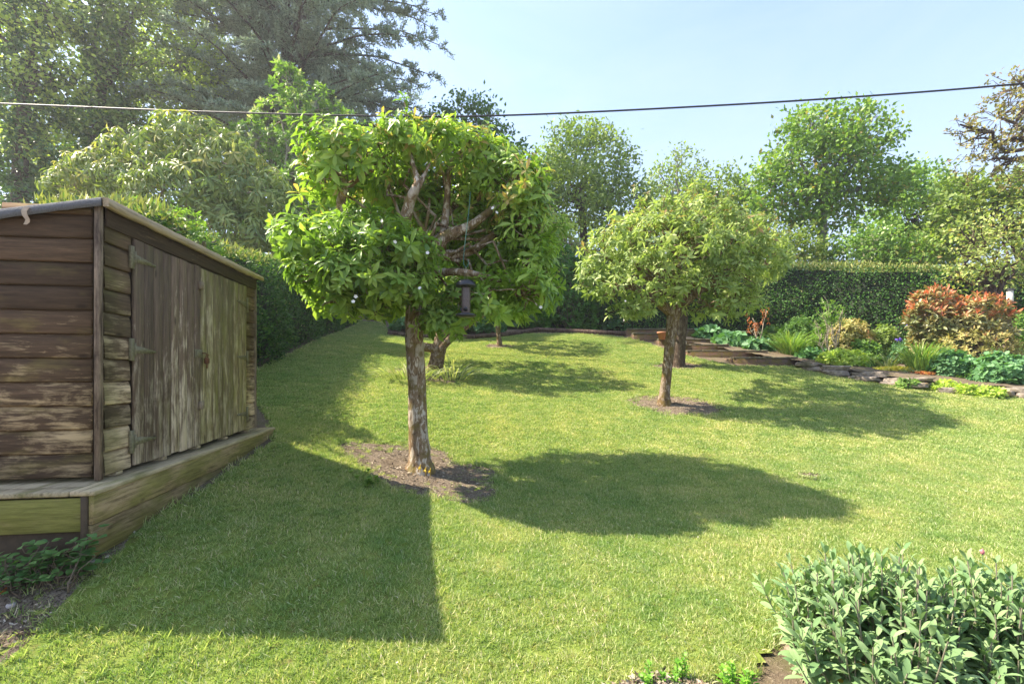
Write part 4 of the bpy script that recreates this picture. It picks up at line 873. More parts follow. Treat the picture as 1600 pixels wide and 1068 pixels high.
# left woodland
far_tree('ivy_clad_tree','ivy-covered tall tree with yellow spring leaves at the far left edge',21,35,
 [(20,60,0,50,60),(70,20,0,50,50),(30,150,0,45,50),(85,110,0,40,40),(10,-40,0,60,60),(40,220,0,50,40)],LM_YEL,BARKD,.8,24,.34,.22,.14,.3,330,group=GT,ivy=(15,9000,.85),twigs=.5)
far_tree('ivy_clad_tree','second ivy-covered tall tree, between the far left one and the paler woodland',23,150,
 [(150,50,0,60,60),(190,110,0,50,50),(120,170,0,50,50),(210,30,0,50,50),(160,-40,0,70,60),(180,200,0,50,40)],LM_OLV,BARKD,.85,26,.36,.24,.15,.3,331,group=GT,ivy=(15,9000,.95),twigs=.4)
far_tree('beech_tree','tall airy yellow-leaved tree between the ivy-covered trees and the cedar',27,300,
 [(250,50,0,50,50),(300,40,0,45,50),(270,110,0,55,50),(325,110,0,40,50),(240,150,0,50,50),(310,170,0,50,50),(270,-30,0,70,50),(220,90,0,40,40)],LM_YEL,BARKG,.95,24,.42,.26,.16,.28,332,group=GT,twigs=.6)
far_tree('broadleaf_tree','shaded woodland tree low behind the large drooping-leaved shrub',25,100,
 [(30,240,0,80,60),(120,260,0,70,60),(200,230,0,70,60),(60,320,0,90,60),(180,330,0,90,60)],LM_DKG,BARKD,.95,30,.4,.28,.17,.3,333,group=GT)
far_tree('broadleaf_tree','shaded tree low behind the cedar and the flowering shrub',33,480,
 [(430,260,0,70,60),(520,270,0,70,60),(600,260,0,60,60),(400,340,0,80,60),(500,360,0,90,60),(600,360,0,80,60),(330,250,0,60,60)],LM_DKG,BARKD,1.1,30,.48,.34,.2,.3,334,group=GT)
def cedar():
    z=29.; bx_=(440-CX)/F*z; gz=g1(bx_,z); r=np.random.default_rng(340); t=empty('cedar_tree',(bx_,z,gz),'large blue-green cedar with long spreading feathery branches against the sky','tree',GT)
    T=MB(); Nn=MB(); top=H+(HZ+260)/F*z
    tube(T,spline([(bx_,z,gz-.5),(bx_+.3,z,gz+6),(bx_+.2,z,gz+14),(bx_+.6,z,top)],20),np.linspace(.55,.12,20),12,.03,.5,True,r)
    for fx,fy in((.9,.2),(-.8,.1),(1.6,-.2)): tube(T,wiggly((bx_+.2,z,gz+7+r.random()*3),(bx_+fx*2.6,z+fy*2,top-2),9,.03,r),np.linspace(.25,.06,9),8,.03,.5,False,r)
    hs=np.sort(r.uniform(gz+6.5,top,165))
    for h in hs:
        u=(h-gz)/(top-gz); az=r.random()*6.283; Ln=(11.2-3.4*u)*r.uniform(.7,1.08); el=r.uniform(.28,.62)
        d=np.array([math.cos(az),math.sin(az)*.8,0]); n=14; s=np.linspace(0,1,n)
        c=np.stack([bx_+.3+d[0]*Ln*s,z+d[1]*Ln*s,h+Ln*(el*s-.42*s**2.0)],-1)+np.cumsum(r.normal(size=(n,3))*.05,0)
        tube(T,c,np.linspace(.10,.015,n),5,0,.5,False,r)
        m=46; ss=r.uniform(.03,1,m)**.9; i0=np.clip((ss*(n-1)).astype(int),0,n-2); base=c[i0]+(c[i0+1]-c[i0])*((ss*(n-1)-i0)[:,None])
        tang=nrm(c[i0+1]-c[i0]); sd=np.cross(tang,[0,0,1.])*np.where(r.random(m)<.5,1,-1)[:,None]; sl_=(1.5*(1-ss)+.55)*r.uniform(.5,1.1,m)
        tw=nrm(tang*.75+sd+r.normal(size=(m,3))*.15); 
        for j in range(m):
            e=base[j]+tw[j]*sl_[j]-[0,0,.16*sl_[j]**1.5]
            tube(T,[base[j],(base[j]+e)/2+[0,0,.03],e],[.018,.012,.005],3,0,.5,False)
            K=int(10+34*sl_[j]); q_=r.random(K)[:,None]; p=base[j]+(e-base[j])*q_+r.normal(size=(K,3))*.05; dd=tw[j]*.5+r.normal(size=(K,3))*.6; dd[:,2]+=.35
            leaves(Nn,p,dd,r.normal(size=(K,3))+[0,0,.5],r.uniform(.12,.32,K),.07,T_DIA)
    T.build('trunk',BARKD,t); Nn.build('crown',LM_CEDAR,t)
cedar()
def big_shrub(name,label,z,base,lumps,leafm,sp,kw,seed,bark=TWIGP):
    r=np.random.default_rng(seed); bx_=(base-CX)/F*z; gz=g1(bx_,z); t=empty(name,(bx_,z,gz),label,'shrub'); lum=lumps_px(lumps,z); P,D=shell(lum,sp,r,.8,1.12,.8,.3)
    mb=MB(); whorls(mb,P,D,r,**kw); mb.build('foliage',leafm,t); mb=MB(); b0=np.array([bx_,z,gz-.1])
    for c,rr in lum:
        w=wiggly(b0+r.normal(size=3)*[.4,.4,0],c,8,.08,r); tube(mb,w,np.linspace(.10,.03,8),7,.05,.5,False,r)
        for d in rdir(5,r): twig(mb,c,c+d*rr*.85,.03,.01,r,5,4)
    mb.build('stems',bark,t); return t
big_shrub('rhododendron','huge shrub with long drooping leathery leaves and pale shoots above the hedge behind the shed',16.2,270,
 [(300,215,0,60,36),(225,245,0,60,42),(350,255,0,60,46),(405,305,0,50,48),(160,265,0,52,32),(290,310,-.3,80,55),(115,285,0,46,24),(380,365,-.2,65,38),(440,345,0,30,30),(250,290,0,80,50),(330,350,0,80,45)],
 LM_RHO,.34,dict(k=9,L=.40,W=.105,tilt=(70,125),up=.5,droop=.55,tipf=.35,tpl=T_LEAF),341)
big_shrub('green_bush','bright green leafy bush just above the shed roof, in front of the drooping-leaved shrub',7.7,255,
 [(225,340,.2,44,26,.35),(275,352,0,40,28,.35),(318,385,-.1,30,20,.3),(240,385,0,60,34,.4),(262,425,0,60,40,.4),(180,338,.3,34,20,.3)],LM_GRN,.14,dict(k=8,L=.095,W=.05,tilt=(40,100),up=.4,droop=.2,tpl=T_DIA,jit=.6),342)
big_shrub('flowering_shrub','tall shrub with flat cream flower heads between the cedar and the nearest tree',20.5,490,
 [(450,130,0,24,32),(490,170,0,42,34),(530,200,0,36,30),(440,190,0,46,34),(480,230,0,60,36),(550,240,0,34,34),(400,220,.3,40,30),(560,300,0,50,50),(490,300,0,60,50),(510,360,0,60,50)],LM_VIB,.40,dict(k=9,L=.27,W=.13,tilt=(30,100),up=.6,droop=.25,tpl=T_DIA,jit=.5,tipf=.28),343)

# ------------------------------------------------------------------ overhead cable
mb=MB(); cpx=[(-700,140),(-300,152),(0,162),(300,174),(600,181.5),(800,180),(1100,166),(1350,150.5),(1600,130.5),(1900,100),(2500,30)]
cz_=[22,19.5,18,17.2,16.5,16,15.6,15.3,15,14.6,13.8]
tube(mb,spline([PX(a_,b_,z_) for (a_,b_),z_ in zip(cpx,cz_)],120),.030,8); o=mb.build('overhead_cable',plain('cable_black',(.012,.012,.018),.5,0,.1,10,0)); tag(o,'black twisted overhead cable sagging across the garden sky','cable')

# ------------------------------------------------------------------ edging: logs, brick steps, stones
LOG=barkmat('log_wood',(.03,.02,.016),(.085,.055,.042),(.17,.12,.09),None,.8)
for pts_,lb in (([(607,523),(670,528),(742,529.5)],'half-sunk round log edging the lawn, left of three'),([(742,529),(790,525),(838,518)],'half-sunk round log edging the lawn, short middle one of three, set at a slant'),([(836,517),(900,520),(980,524)],'half-sunk round log edging the lawn, right of three, ending at the brick steps')):
    w=[G(*p) for p in pts_]; mb=MB(); tube(mb,spline([p+Vector((0,0,.07)) for p in w],14),.105,12,.02); o=mb.build('log_edging',LOG,loc=w[0]); tag(o,lb,'log','log edging')
def brickmat():
    m,nt,b=mat('old_brick'); tc=N_(nt,'ShaderNodeTexCoord'); oc=tc.outputs['Object']
    sp=N_(nt,'ShaderNodeSeparateXYZ'); nt.links.new(oc,sp.inputs[0]); cb=N_(nt,'ShaderNodeCombineXYZ'); nt.links.new(math_(nt,'ADD',sp.outputs[0],sp.outputs[1]),cb.inputs[0]); nt.links.new(sp.outputs[2],cb.inputs[1])
    bt=N_(nt,'ShaderNodeTexBrick'); bt.inputs['Scale'].default_value=1; bt.inputs['Brick Width'].default_value=.26; bt.inputs['Row Height'].default_value=.09; bt.inputs['Mortar Size'].default_value=.008
    bt.inputs['Color1'].default_value=(.19,.10,.065,1); bt.inputs['Color2'].default_value=(.15,.095,.07,1); bt.inputs['Mortar'].default_value=(.07,.06,.045,1); nt.links.new(cb.outputs[0],bt.inputs['Vector'])
    n=noise(nt,oc,3.2,6,.65); n2=noise(nt,oc,25,4,.6)
    c=mixc(nt,ramp(nt,n,[(.44,(0,0,0)),(.56,(.9,.9,.9))]),bt.outputs[0],mixc(nt,n2,(.08,.06,.01),(.22,.16,.045)))
    nt.links.new(c,b.inputs['Base Color']); b.inputs['Roughness'].default_value=.92; bump(nt,b,math_(nt,'ADD',n2,bt.outputs['Fac']),.7,.02); return m
BRICK=brickmat(); COPE=plain('coping_moss',(.14,.125,.08),.9,0,.5,9,.6)
tiers=[(981,1088,513,19.6,'highest and farthest brick step'),(990,1042,520,18.7,'second highest brick step, mossy, at the end of the log edging'),(1030,1110,529,17.9,'third brick step from the top, carrying the terracotta pot'),(1062,1139,537.5,17.1,'fourth brick step from the top, behind the stout dark trunk'),(1074,1200,547,16.3,'second lowest brick step, long and mossy'),(1146,1246,557.5,15.35,'lowest brick step, at the left end of the stone edging')]
for i,(a_,b_,ty,z,lb) in enumerate(tiers):
    A=PX(a_,ty,z); B=PX(b_,ty,z); dep=(tiers[i-1][3]-z+.05) if i else 1.2
    t=empty('brick_step',(A.x,z,A.z-.8),lb,'step','brick steps')
    mb=MB(); cbox(mb,((A.x+B.x)/2,z+dep/2,A.z-.5),(B.x-A.x,dep-.01,.9),.006); mb.build('wall',BRICK,t,smooth=False)
    mb=MB(); x=A.x-.02; rr=np.random.default_rng(i)
    while x<B.x:
        w_=min(rr.uniform(.35,.55),B.x+.02-x); cbox(mb,(x+w_/2,z+.12,A.z-.022+rr.normal()*.004),(w_-.008,.28,.05),.012); x+=w_
    mb.build('coping',COPE,t,smooth=False)
pz=17.7; p=PX(1036,530,pz); TC=plain('terracotta',(.42,.17,.09),.8,0,.15,10,.1)
mb=MB(); lathe(mb,[(0,0),(.12,0),(.165,.22),(.19,.22),(.19,.29),(.165,.29),(.155,.2),(0,.2)],(p.x,p.y+.1,p.z)); tag(mb.build('terracotta_pot',TC,loc=p),'small terracotta flowerpot on the brick steps left of the lawn trunks','flowerpot')
p=PX(1069,537,16.95); mb=MB(); lathe(mb,[(0,.0),(.13,0),(.10,.10),(.055,.27),(0,.28)],(p.x,p.y+.1,p.z)); tag(mb.build('garden_lamp',plain('lamp_white',(.7,.68,.62),.5,0,.05),loc=p),'small white conical garden light on the brick step beside the stout trunk','garden light')

def stonemat():
    m,nt,b=mat('field_stone'); tc=N_(nt,'ShaderNodeTexCoord'); v=tc.outputs['Object']; geo=N_(nt,'ShaderNodeNewGeometry'); n=noise(nt,geo.outputs['Position'],9,6,.65); n2=noise(nt,geo.outputs['Position'],2.5,4,.6)
    c=ramp(nt,n,[(.3,(.10,.08,.06)),(.5,(.22,.18,.14)),(.7,(.36,.31,.26))]); c=mixc(nt,ramp(nt,n2,[(.55,(0,0,0)),(.64,(.85,.85,.85))]),c,(.26,.16,.03))
    nt.links.new(c,b.inputs['Base Color']); b.inputs['Roughness'].default_value=.9; bump(nt,b,n,.9,.03); return m
STONE=stonemat()
def stone(c,sx,sy,sz,rz,seed,label,name='stone',m_=STONE,group='stone edging of the border',rx=0.):
    r=np.random.default_rng(seed); nu,nv=18,10; u=np.linspace(0,2*math.pi,nu,endpoint=False); w=np.linspace(-math.pi/2,math.pi/2,nv)
    W_,U=np.meshgrid(w,u,indexing='ij'); sp=lambda a_,e:np.sign(a_)*np.abs(a_)**e
    X=sp(np.cos(W_),.3)*sp(np.cos(U),.65); Y=sp(np.cos(W_),.3)*sp(np.sin(U),.65); Z=sp(np.sin(W_),.4)
    for k in range(5):
        f=r.normal(size=3)*2.2; ph=r.random(3)*6; n_=.11*np.sin(X*f[0]+ph[0]+Y*f[1])*np.cos(Z*f[2]+ph[1]); X=X*(1+n_);Y=Y*(1+n_);Z=Z*(1+n_*1.3)
    X+=r.normal(size=X.shape)*.012; Z+=r.normal(size=X.shape)*.02
    ca,sa=math.cos(rz),math.sin(rz); x=X*sx/2;y=Y*sy/2; z=Z*sz/2+x*rx; v=np.stack([c[0]+x*ca-y*sa,c[1]+x*sa+y*ca,c[2]+z],-1).reshape(-1,3)
    i=np.arange(nv-1)[:,None]*nu;j=np.arange(nu)[None];k=(j+1)%nu; mb=MB().add(v,np.stack([i+j,i+k,i+nu+k,i+nu+j],-1).reshape(-1,4)); o=mb.build(name,m_,loc=c); return tag(o,label,'stone',group)
edge=[G(*p) for p in [(1252,574),(1290,583),(1345,593),(1400,602),(1450,609),(1500,614),(1550,618),(1600,621),(1700,630),(1850,645)]]
ep=spline(edge,60); seg=np.r_[0,np.cumsum(np.linalg.norm(np.diff(ep[:,:2],axis=0),axis=1))]
SL=['below the grass clump near the brick steps','under the lime-green mound','under the yellow ground cover','below the iris clump','under the left bluish leafy mound','behind the fresh green edging plants','under the right bluish leafy mound','beside the red ground cover','beyond the right edge']
ORD='first second third fourth fifth sixth seventh eighth ninth tenth eleventh twelfth thirteenth fourteenth fifteenth sixteenth seventeenth eighteenth nineteenth twentieth twenty-first twenty-second twenty-third twenty-fourth twenty-fifth twenty-sixth'.split()
s=0.15; i=0; rr=np.random.default_rng(44)
wlist=[]
while s<seg[-1]-.4 and i<26:
    w_=rr.uniform(.55,1.05); m_=s+w_/2; x=np.interp(m_,seg,ep[:,0]);y=np.interp(m_,seg,ep[:,1]); a_=math.atan2(np.interp(m_+.2,seg,ep[:,1])-np.interp(m_-.2,seg,ep[:,1]),np.interp(m_+.2,seg,ep[:,0])-np.interp(m_-.2,seg,ep[:,0]))
    wlist.append((x,y,w_,a_)); s+=w_+.02; i+=1
def pxof(x,y): return CX+F*x/y
names=[]
for n_,(x,y,w_,a_) in enumerate(wlist):
    hh=rr.uniform(.13,.18); z=g1(x,y)+hh*.35; px=pxof(x,y); sec=min(8,max(0,int((px-1252)/45)))
    st=stone((x,y+.05,z),w_,.42,hh,a_,500+n_,f'{ORD[n_]} lower-course edging stone from the brick steps, {SL[sec]}',rx=rr.normal()*.03)
    if rr.random()<.86:
        stone((x+rr.normal()*.12,y+.16,z+hh*.85),w_*rr.uniform(.8,1.15),.45,rr.uniform(.12,.17),a_+rr.normal()*.08,560+n_,f'weathered slab on the {ORD[n_]} edging stone from the brick steps',rx=rr.normal()*.04)
# raised soil of the border behind the stones
BP=[ep[k] for k in range(0,60,3)]; BPp=[(p[0],p[1]+.2) for p in BP]+[(24,12),(24,17),(15.6,17.4),(10.5,20.9),(7,22.3),(5.5,20.5),(6.5,18)]
BPp=np.array(BPp); v,q=grid_mesh(np.arange(4,25,.2),np.arange(7,24,.2),lambda X,Y:.20+.02*np.sin(X*5)*np.cos(Y*4),lambda x,y:inpoly(x,y,BPp))
tag(MB().add(v,q).build('border_soil',EARTH),kind='structure')

# ------------------------------------------------------------------ border plants
def straps(name,label,cat,c,n,h,spread,w,leafm,seed,lean=.35,group=None,lift=0.,tpl=T_STRAP,foot=.18):
    r=np.random.default_rng(seed); gz=g1(c[0],c[1])+lift; t=empty(name,(c[0],c[1],gz),label,cat,group)
    th=r.random(n)*6.283; q_=np.sqrt(r.random(n)); p=np.stack([c[0]+foot*spread*q_*np.cos(th)*2,c[1]+foot*spread*q_*np.sin(th)*2,np.full(n,gz-.03)],-1)
    d=np.stack([np.cos(th)*lean*q_,np.sin(th)*lean*q_,np.ones(n)],-1)+r.normal(size=(n,3))*.1; up=np.stack([-np.cos(th),-np.sin(th),.4+0*th],-1)
    mb=MB(); leaves(mb,p,d,up+r.normal(size=(n,3))*.3,h*r.uniform(.55,1.12,n),w*r.uniform(.7,1.2,n),tpl,a=r.random(n),b=(r.random(n)<.06)*.8); mb.build('blades',leafm,t); return t
_epx=np.array([pxof(p[0],p[1]) for p in ep]); _epy=np.array([HZ-(g1(p[0],p[1])-H)/p[1]*F for p in ep])
def B(px,py):                                                        # spot on the raised border: rows go back from the stone edge
    ze=float(np.interp(px,_epx,ep[:,1])) if px>1252 else G(px,max(py,500)+14).y; ye=float(np.interp(px,_epx,_epy)) if px>1252 else py+14
    z=ze+.35+max(0,ye-py)*.05; return Vector(((px-CX)/F*z,z,g1((px-CX)/F*z,z)))
def px2m(px,y): return px/F*y
KW=dict
def bmound(name,label,px,py,rpx,hpx,leafm,L,W,k,seed,cat='plant',sp=.6,up=.5,droop=.3,tipf=0,tpl=T_DIA,tilt=(40,100),ry=None,group=None,jit=.45,stems=None):
    b=B(px,py); y=b.y; rx=px2m(rpx,y); rz=max(.06,PX(px,py-hpx,y).z-b.z-.18)/1.12
    return mound(name,label,cat,(b.x,y+ (ry or rx*.6)*.4),rx,ry or rx*.75,rz,leafm,L*sp*1.25,KW(k=k,L=L,W=W,up=up,droop=droop,tipf=tipf,tpl=tpl,tilt=tilt,jit=jit),seed,group,stems,lift=.18)
GP='border plants'
bmound('hosta','bluish broad-leaved clump just right of the terracotta pot behind the brick steps',1110,528,22,16,LM_BLUE,.30,.20,7,401,sp=.75,tpl=T_ROUND,droop=.5)
bmound('hosta','largest bluish broad-leaved clump, above the long mossy brick step',1150,540,30,20,LM_BLUE,.30,.20,7,402,sp=.75,tpl=T_ROUND,droop=.5)
bmound('hosta','bluish broad-leaved clump touching the left side of the grass clump',1188,548,24,17,LM_BLUE,.28,.18,7,403,sp=.75,tpl=T_ROUND,droop=.5)
bmound('evergreen_shrub','dark fine-leaved rounded shrub behind the green grass clump',1255,535,34,38,LM_DKG,.14,.05,8,404,cat='shrub')
b=B(1237,556); straps('grass_clump','bright green arching grass clump near the right end of the brick steps','grass clump',(b.x,b.y),420,1.0,.75,.022,LM_GRS,405,.75,lift=.15)
bmound('leafy_plant','mid-green leafy plant between the grass clump and the lime mound',1275,562,26,16,LM_BLUE,.18,.10,7,406,tpl=T_ROUND)
bmound('pink_tipped_shrub','yellow-green open shrub with pinkish shoot tips left of the red-leaved shrub',1335,550,38,50,LM_ORG,.16,.06,8,407,cat='shrub',tipf=.12,up=.7)
bmound('lime_mound','low lime-yellow mounded herb on the stone edging',1322,577,34,29,LM_LIME,.13,.07,7,408,tpl=T_ROUND)
bmound('leafy_plant','low green leaves between the pink-tipped shrub and the lime mound',1365,570,26,15,LM_GRN,.2,.10,7,409)
b=B(1388,578); straps('iris','pale strappy plant with bud spikes right of the lime mound','plant',(b.x,b.y),70,.62,.4,.03,LM_STRW,410,.9,lift=.15)
bmound('yellow_cover','flat yellow creeping plant spilling over the slabs left of the tall iris clump',1398,585,28,11,LM_YCV,.07,.04,7,411,sp=.55)
b=B(1440,586); straps('iris','tall fresh green iris clump standing in front of the red-leaved shrub','plant',(b.x,b.y),330,.98,.62,.03,LM_GRS,412,.45,lift=.15,foot=.24)
# irises in flower
def violet(px,py,lab,seed,hpx=24,n=5,zz_=0):
    b=B(px,py+hpx); y=b.y+zz_; gz=g1(b.x,y)+.2; t=empty('violet_flower',(b.x,y,gz),lab,'flower','violet flowers in the border'); r=np.random.default_rng(seed); mb=MB(); st=MB()
    for k in range(n):
        mb=MB(); p=np.array([b.x+r.normal()*.07*n/2,y+r.normal()*.08,PX(px,py,y).z+r.normal()*.03]); twig(st,(p[0],p[1],gz-.05),p,.008,.006,r)
        m=9; leaves(mb,np.repeat([p],m,0)+r.normal(size=(m,3))*.015,rdir(m,r)+[0,0,.2],rdir(m,r),.06,.042,T_ROUND); mb.build('bloom',VIOL,t)
    st.build('stem',STEMG,t)
violet(1411,532,'wide patch of violet-blue flowers just left of the tall iris clump',1,26,5,.3); violet(1444,508,'single violet iris bloom high above the tall iris clump',2,60,2,.6); violet(1398,524,'small violet-blue flower left of the wide violet patch',3,26,3,.5)
# photinia: upright red-tipped shrub, and the golden orange shrub beside it
def rshrub(name,label,px,py,z,lumps,leafm,sp,kw,seed,tipz=None):
    return big_shrub(name,label,z,px,lumps,leafm,sp,kw,seed,TWIG)
rshrub('photinia','shrub with bright red young leaves at its top, left of the small border tree',1465,560,14.6,[(1455,468,0,24,18),(1480,480,.1,24,20),(1445,492,-.1,22,20),(1470,508,-.1,34,28),(1500,500,.2,26,26),(1465,535,0,34,26)],LM_RED,.20,KW(k=8,L=.26,W=.085,tilt=(25,85),up=.9,droop=.05,tipf=.85,tpl=T_LEAF,jit=.35),421)
rshrub('photinia','shrub with orange-red young leaves directly in front of the small border tree',1540,560,14.2,[(1525,482,0,26,22),(1548,488,0,24,24),(1515,505,0,26,24),(1545,515,0,30,26)],LM_RED,.20,KW(k=8,L=.24,W=.08,tilt=(25,85),up=.9,droop=.05,tipf=.9,tpl=T_LEAF,jit=.35),422)
rshrub('golden_shrub','wide golden-yellow dense shrub behind the bluish mounds, below the red-leaved shrubs',1530,570,14.0,[(1500,540,0,30,26),(1535,535,0,34,28),(1560,548,0,28,24),(1485,552,0,24,22),(1520,560,-.1,44,18)],LM_ORG,.13,KW(k=8,L=.12,W=.045,tilt=(25,90),up=.7,droop=.1,tipf=.15,tpl=T_DIA,jit=.5),423)
bmound('geranium','left of the two bluish-green leafy mounds, right of the tall iris clump',1492,596,30,46,LM_BLUE,.16,.13,7,424,tpl=T_ROUND,sp=.62,droop=.4)
bmound('geranium','right and larger of the two bluish-green leafy mounds at the right edge',1572,608,46,54,LM_BLUE,.16,.13,7,425,tpl=T_ROUND,sp=.62,droop=.4)
bmound('red_cover','low reddish creeping plant at the right edge in front of the bluish mound',1590,606,30,8,LM_RCV,.07,.035,7,426,sp=.6)
bmound('orange_cover','small rusty-red creeping patch at the foot of the tall iris clump',1450,592,22,5,LM_RCV,.06,.03,7,427,sp=.6)
bmound('dark_foliage','dark green leafy shrub at the right edge behind the golden shrub',1595,545,34,56,LM_VIB,.2,.1,8,428,cat='shrub')
for i,(px,py,w_,h_,lb) in enumerate([(1418,602,16,12,'small fern-like plant at the lawn edge below the yellow creeping plant'),(1480,607,22,13,'fresh green edging plant at the lawn edge, left of three'),(1512,612,20,12,'fresh green edging plant at the lawn edge, middle of three'),(1545,616,22,13,'fresh green edging plant at the lawn edge, right of three')]):
    b=G(px,py+3); y=b.y; mound('edging_plant',lb,'plant',(b.x,y),px2m(w_,y),.22,px2m(h_,y),LM_LIME if i else LM_GRN,.09,KW(k=7,L=.14,W=.07,up=.6,droop=.35,tpl=T_ROUND if i else T_BLADE,tilt=(35,95),jit=.4,tipf=0),430+i,'edging plants' if i else None)
for i,(px,py,w_,h_,lm,Lf,tp_,lb) in enumerate([(1292,545,26,34,LM_GRN,.17,T_DIA,'bushy green plant between the dark shrub and the pink-tipped shrub'),(1355,560,22,30,LM_VIB,.15,T_ROUND,'soft green plant at the right foot of the pink-tipped shrub'),(1385,548,26,40,LM_OLV,.16,T_DIA,'olive-green plant behind the strappy iris'),
   (1415,556,22,22,LM_BLUE,.14,T_BLADE,'grey-green plant below the wide violet patch'),(1424,590,16,12,LM_STRW,.10,T_BLADE,'tufty pale plant between yellow cover and tall iris'),(1462,560,22,34,LM_GRN,.15,T_DIA,'green plant between the tall iris and the golden shrub'),
   (1510,600,20,16,LM_VIB,.12,T_ROUND,'small light green plant in the gap between the two bluish mounds'),(1215,535,24,26,LM_DKG,.16,T_DIA,'dark green plant behind the left side of the grass clump'),(1345,578,18,10,LM_VIB,.10,T_ROUND,'small soft green cushion on the slabs right of the lime mound')]):
    bmound('leafy_plant',lb,px,py,w_,h_,lm,Lf,Lf*.5,7,480+i,tpl=tp_,sp=.65,tipf=.08 if i%2 else 0,jit=.6)
# stems of the half-bare shrub and the red-leaved sapling by the hedge
def bare(name,label,px,py,z,hpx,n,seed,leafm,tips,wpx):
    r=np.random.default_rng(seed); b=PX(px,py,z); gz=g1(b.x,z)+.1; t=empty(name,(b.x,z,gz),label,'shrub'); mb=MB(); fo=MB(); top=PX(px,py-hpx,z).z
    for k in range(n):
        e=np.array([b.x+r.normal()*px2m(wpx,z)*.5,z+r.normal()*.2,gz+(top-gz)*r.uniform(.6,1)]); w=wiggly((b.x+r.normal()*.06,z,gz-.1),e,7,.05,r); tube(mb,w,np.linspace(.025,.008,7),5,0,.5,False,r)
        for q_ in range(4): e2=w[4+q_%3]+r.normal(size=3)*.16; twig(mb,w[3+q_%3],e2,.008,.004,r)
        P=np.repeat([w[-1],w[-2]],tips,0)+r.normal(size=(2*tips,3))*.10; m=len(P); whorls(fo,P,rdir(m,r),r,k=5,L=.12,W=.05,tipf=.3,tpl=T_DIA)
    mb.build('stems',TWIGP,t); fo.build('foliage',leafm,t)
bare('half_bare_shrub','half-bare pale-stemmed shrub against the hedge between grass clump and pink-tipped shrub',1298,535,15.6,64,9,441,LM_VIB,6,26)
bare('copper_sapling','thin sapling with rusty-orange leaves against the hedge left of the grass clump',1192,522,17.4,44,4,442,leafmat('leaf_rust',[(.30,.09,.03),(.42,.14,.05)],None,.3,.6),4,14)
# small tree in the border
def border_tree():
    z=15.; r=np.random.default_rng(450)
    t=far_tree('border_tree','small pale-leaved tree with leaning dark branches in the border at the right edge',z,1565,
      [(1500,400,0,24,22),(1530,370,0,36,26),(1575,350,0,44,26),(1600,390,0,36,30),(1550,400,0,44,30),(1500,360,0,22,18),(1530,435,0,36,22),(1590,430,0,40,24),(1490,425,0,22,16)],
      leafmat('leaf_border_tree',[(.13,.17,.05),(.2,.25,.08),(.3,.33,.13)],(.42,.32,.12),.35,.55,gain=1.7),BARKD,.50,12,.17,.13,.07,.13,451,group=None,twigs=.9,tipf=.12,trtop=PX(1562,462,15).z)
border_tree()
# hanging tube feeders
def feeder2(px,py0,py1,z,lab,ctop,wpx=5):
    p=PX(px,py1,z); t=empty('seed_feeder',p,lab,'bird feeder'); k=z/F; zt=PX(px,py0,z).z
    mb=MB(); lathe(mb,[(0,p.z),(wpx*k,p.z),(wpx*k,p.z+.03),(wpx*.7*k,p.z+.04)],(p.x,z,0),14); mb.build('tray',BLK,t)
    mb=MB(); lathe(mb,[(wpx*.8*k,p.z+.035),(wpx*.8*k,zt-.04),(0,zt-.03)],(p.x,z,0),14); mb.build('seed_tube',plain('feeder_white',(.6,.58,.5),.5,0,.15,10,.1),t)
    mb=MB(); lathe(mb,[(wpx*1.2*k,zt-.04),(wpx*k,zt-.01),(0,zt+.02)],(p.x,z,0),14); tube(mb,[(p.x,z,zt),(p.x+.01,z,PX(px,ctop,z).z)],.006,5); mb.build('cap',BLK,t)
feeder2(1578,451,473,14.2,'pale tube feeder hanging from the small border tree at the right edge',425)
feeder2(977,488,503,11.0,'small pale feeder hanging below the left side of the apple tree crown',470,4)
# ground cover behind the logs
for i,(px,py,w_,h_,lm,lb) in enumerate([(640,520,34,18,LM_BLUE,'glossy leafy clump behind the left log'),(700,523,34,22,LM_IVY,'dark leafy clump behind the left log, beside the leaning trunk'),(755,523,34,24,LM_BLUE,'glossy leafy clump behind the middle log'),(815,515,34,24,LM_IVY,'dark leafy clump where the middle and right logs meet'),(880,512,34,26,LM_BOX,'bright small-leaved bush behind the right log, beside the nearest tree'),(925,514,28,18,LM_DKG,'dark low clump behind the right log'),(965,518,24,15,LM_BLUE,'low green clump behind the right log next to the brick steps'),(590,470,26,50,LM_DKG,'dark shrub at the top of the grass path beside the left hedge')]):
    z=max(19.5,G(px,py).y+.5) if i<7 else 25; b=PX(px,py,z); mound('leafy_clump',lb,'plant',(b.x,z+.4),px2m(w_,z),.8,px2m(h_,z),lm,.2,KW(k=7,L=.2,W=.13,up=.5,droop=.4,tpl=T_ROUND if i%2==0 else T_DIA,tilt=(40,100),jit=.4,tipf=0),460+i,'leafy clumps behind the logs',lift=.05)
mound('box_bush','bright green clipped bush rising behind the logs right of the nearest tree','bush',(PX(888,0,23).x,23.),1.5,1.0,3.6,LM_BOX,.22,KW(k=8,L=.16,W=.09,up=.4,droop=.2,tpl=T_DIA,tilt=(30,100),jit=.5,tipf=.0),470)
# strappy plant round the leaning trunk
b=G(640,590); straps('strappy_plant','grey-green strappy plant left of the leaning trunk behind the nearest tree','plant',(b.x,b.y),230,.55,.8,.022,LM_STRW,480,1.6,foot=.45)
b=G(705,592); straps('strappy_plant','pale bleached strappy plant right of the leaning trunk behind the nearest tree','plant',(b.x,b.y),150,.75,.7,.028,LM_STRW,481,1.7,foot=.35)

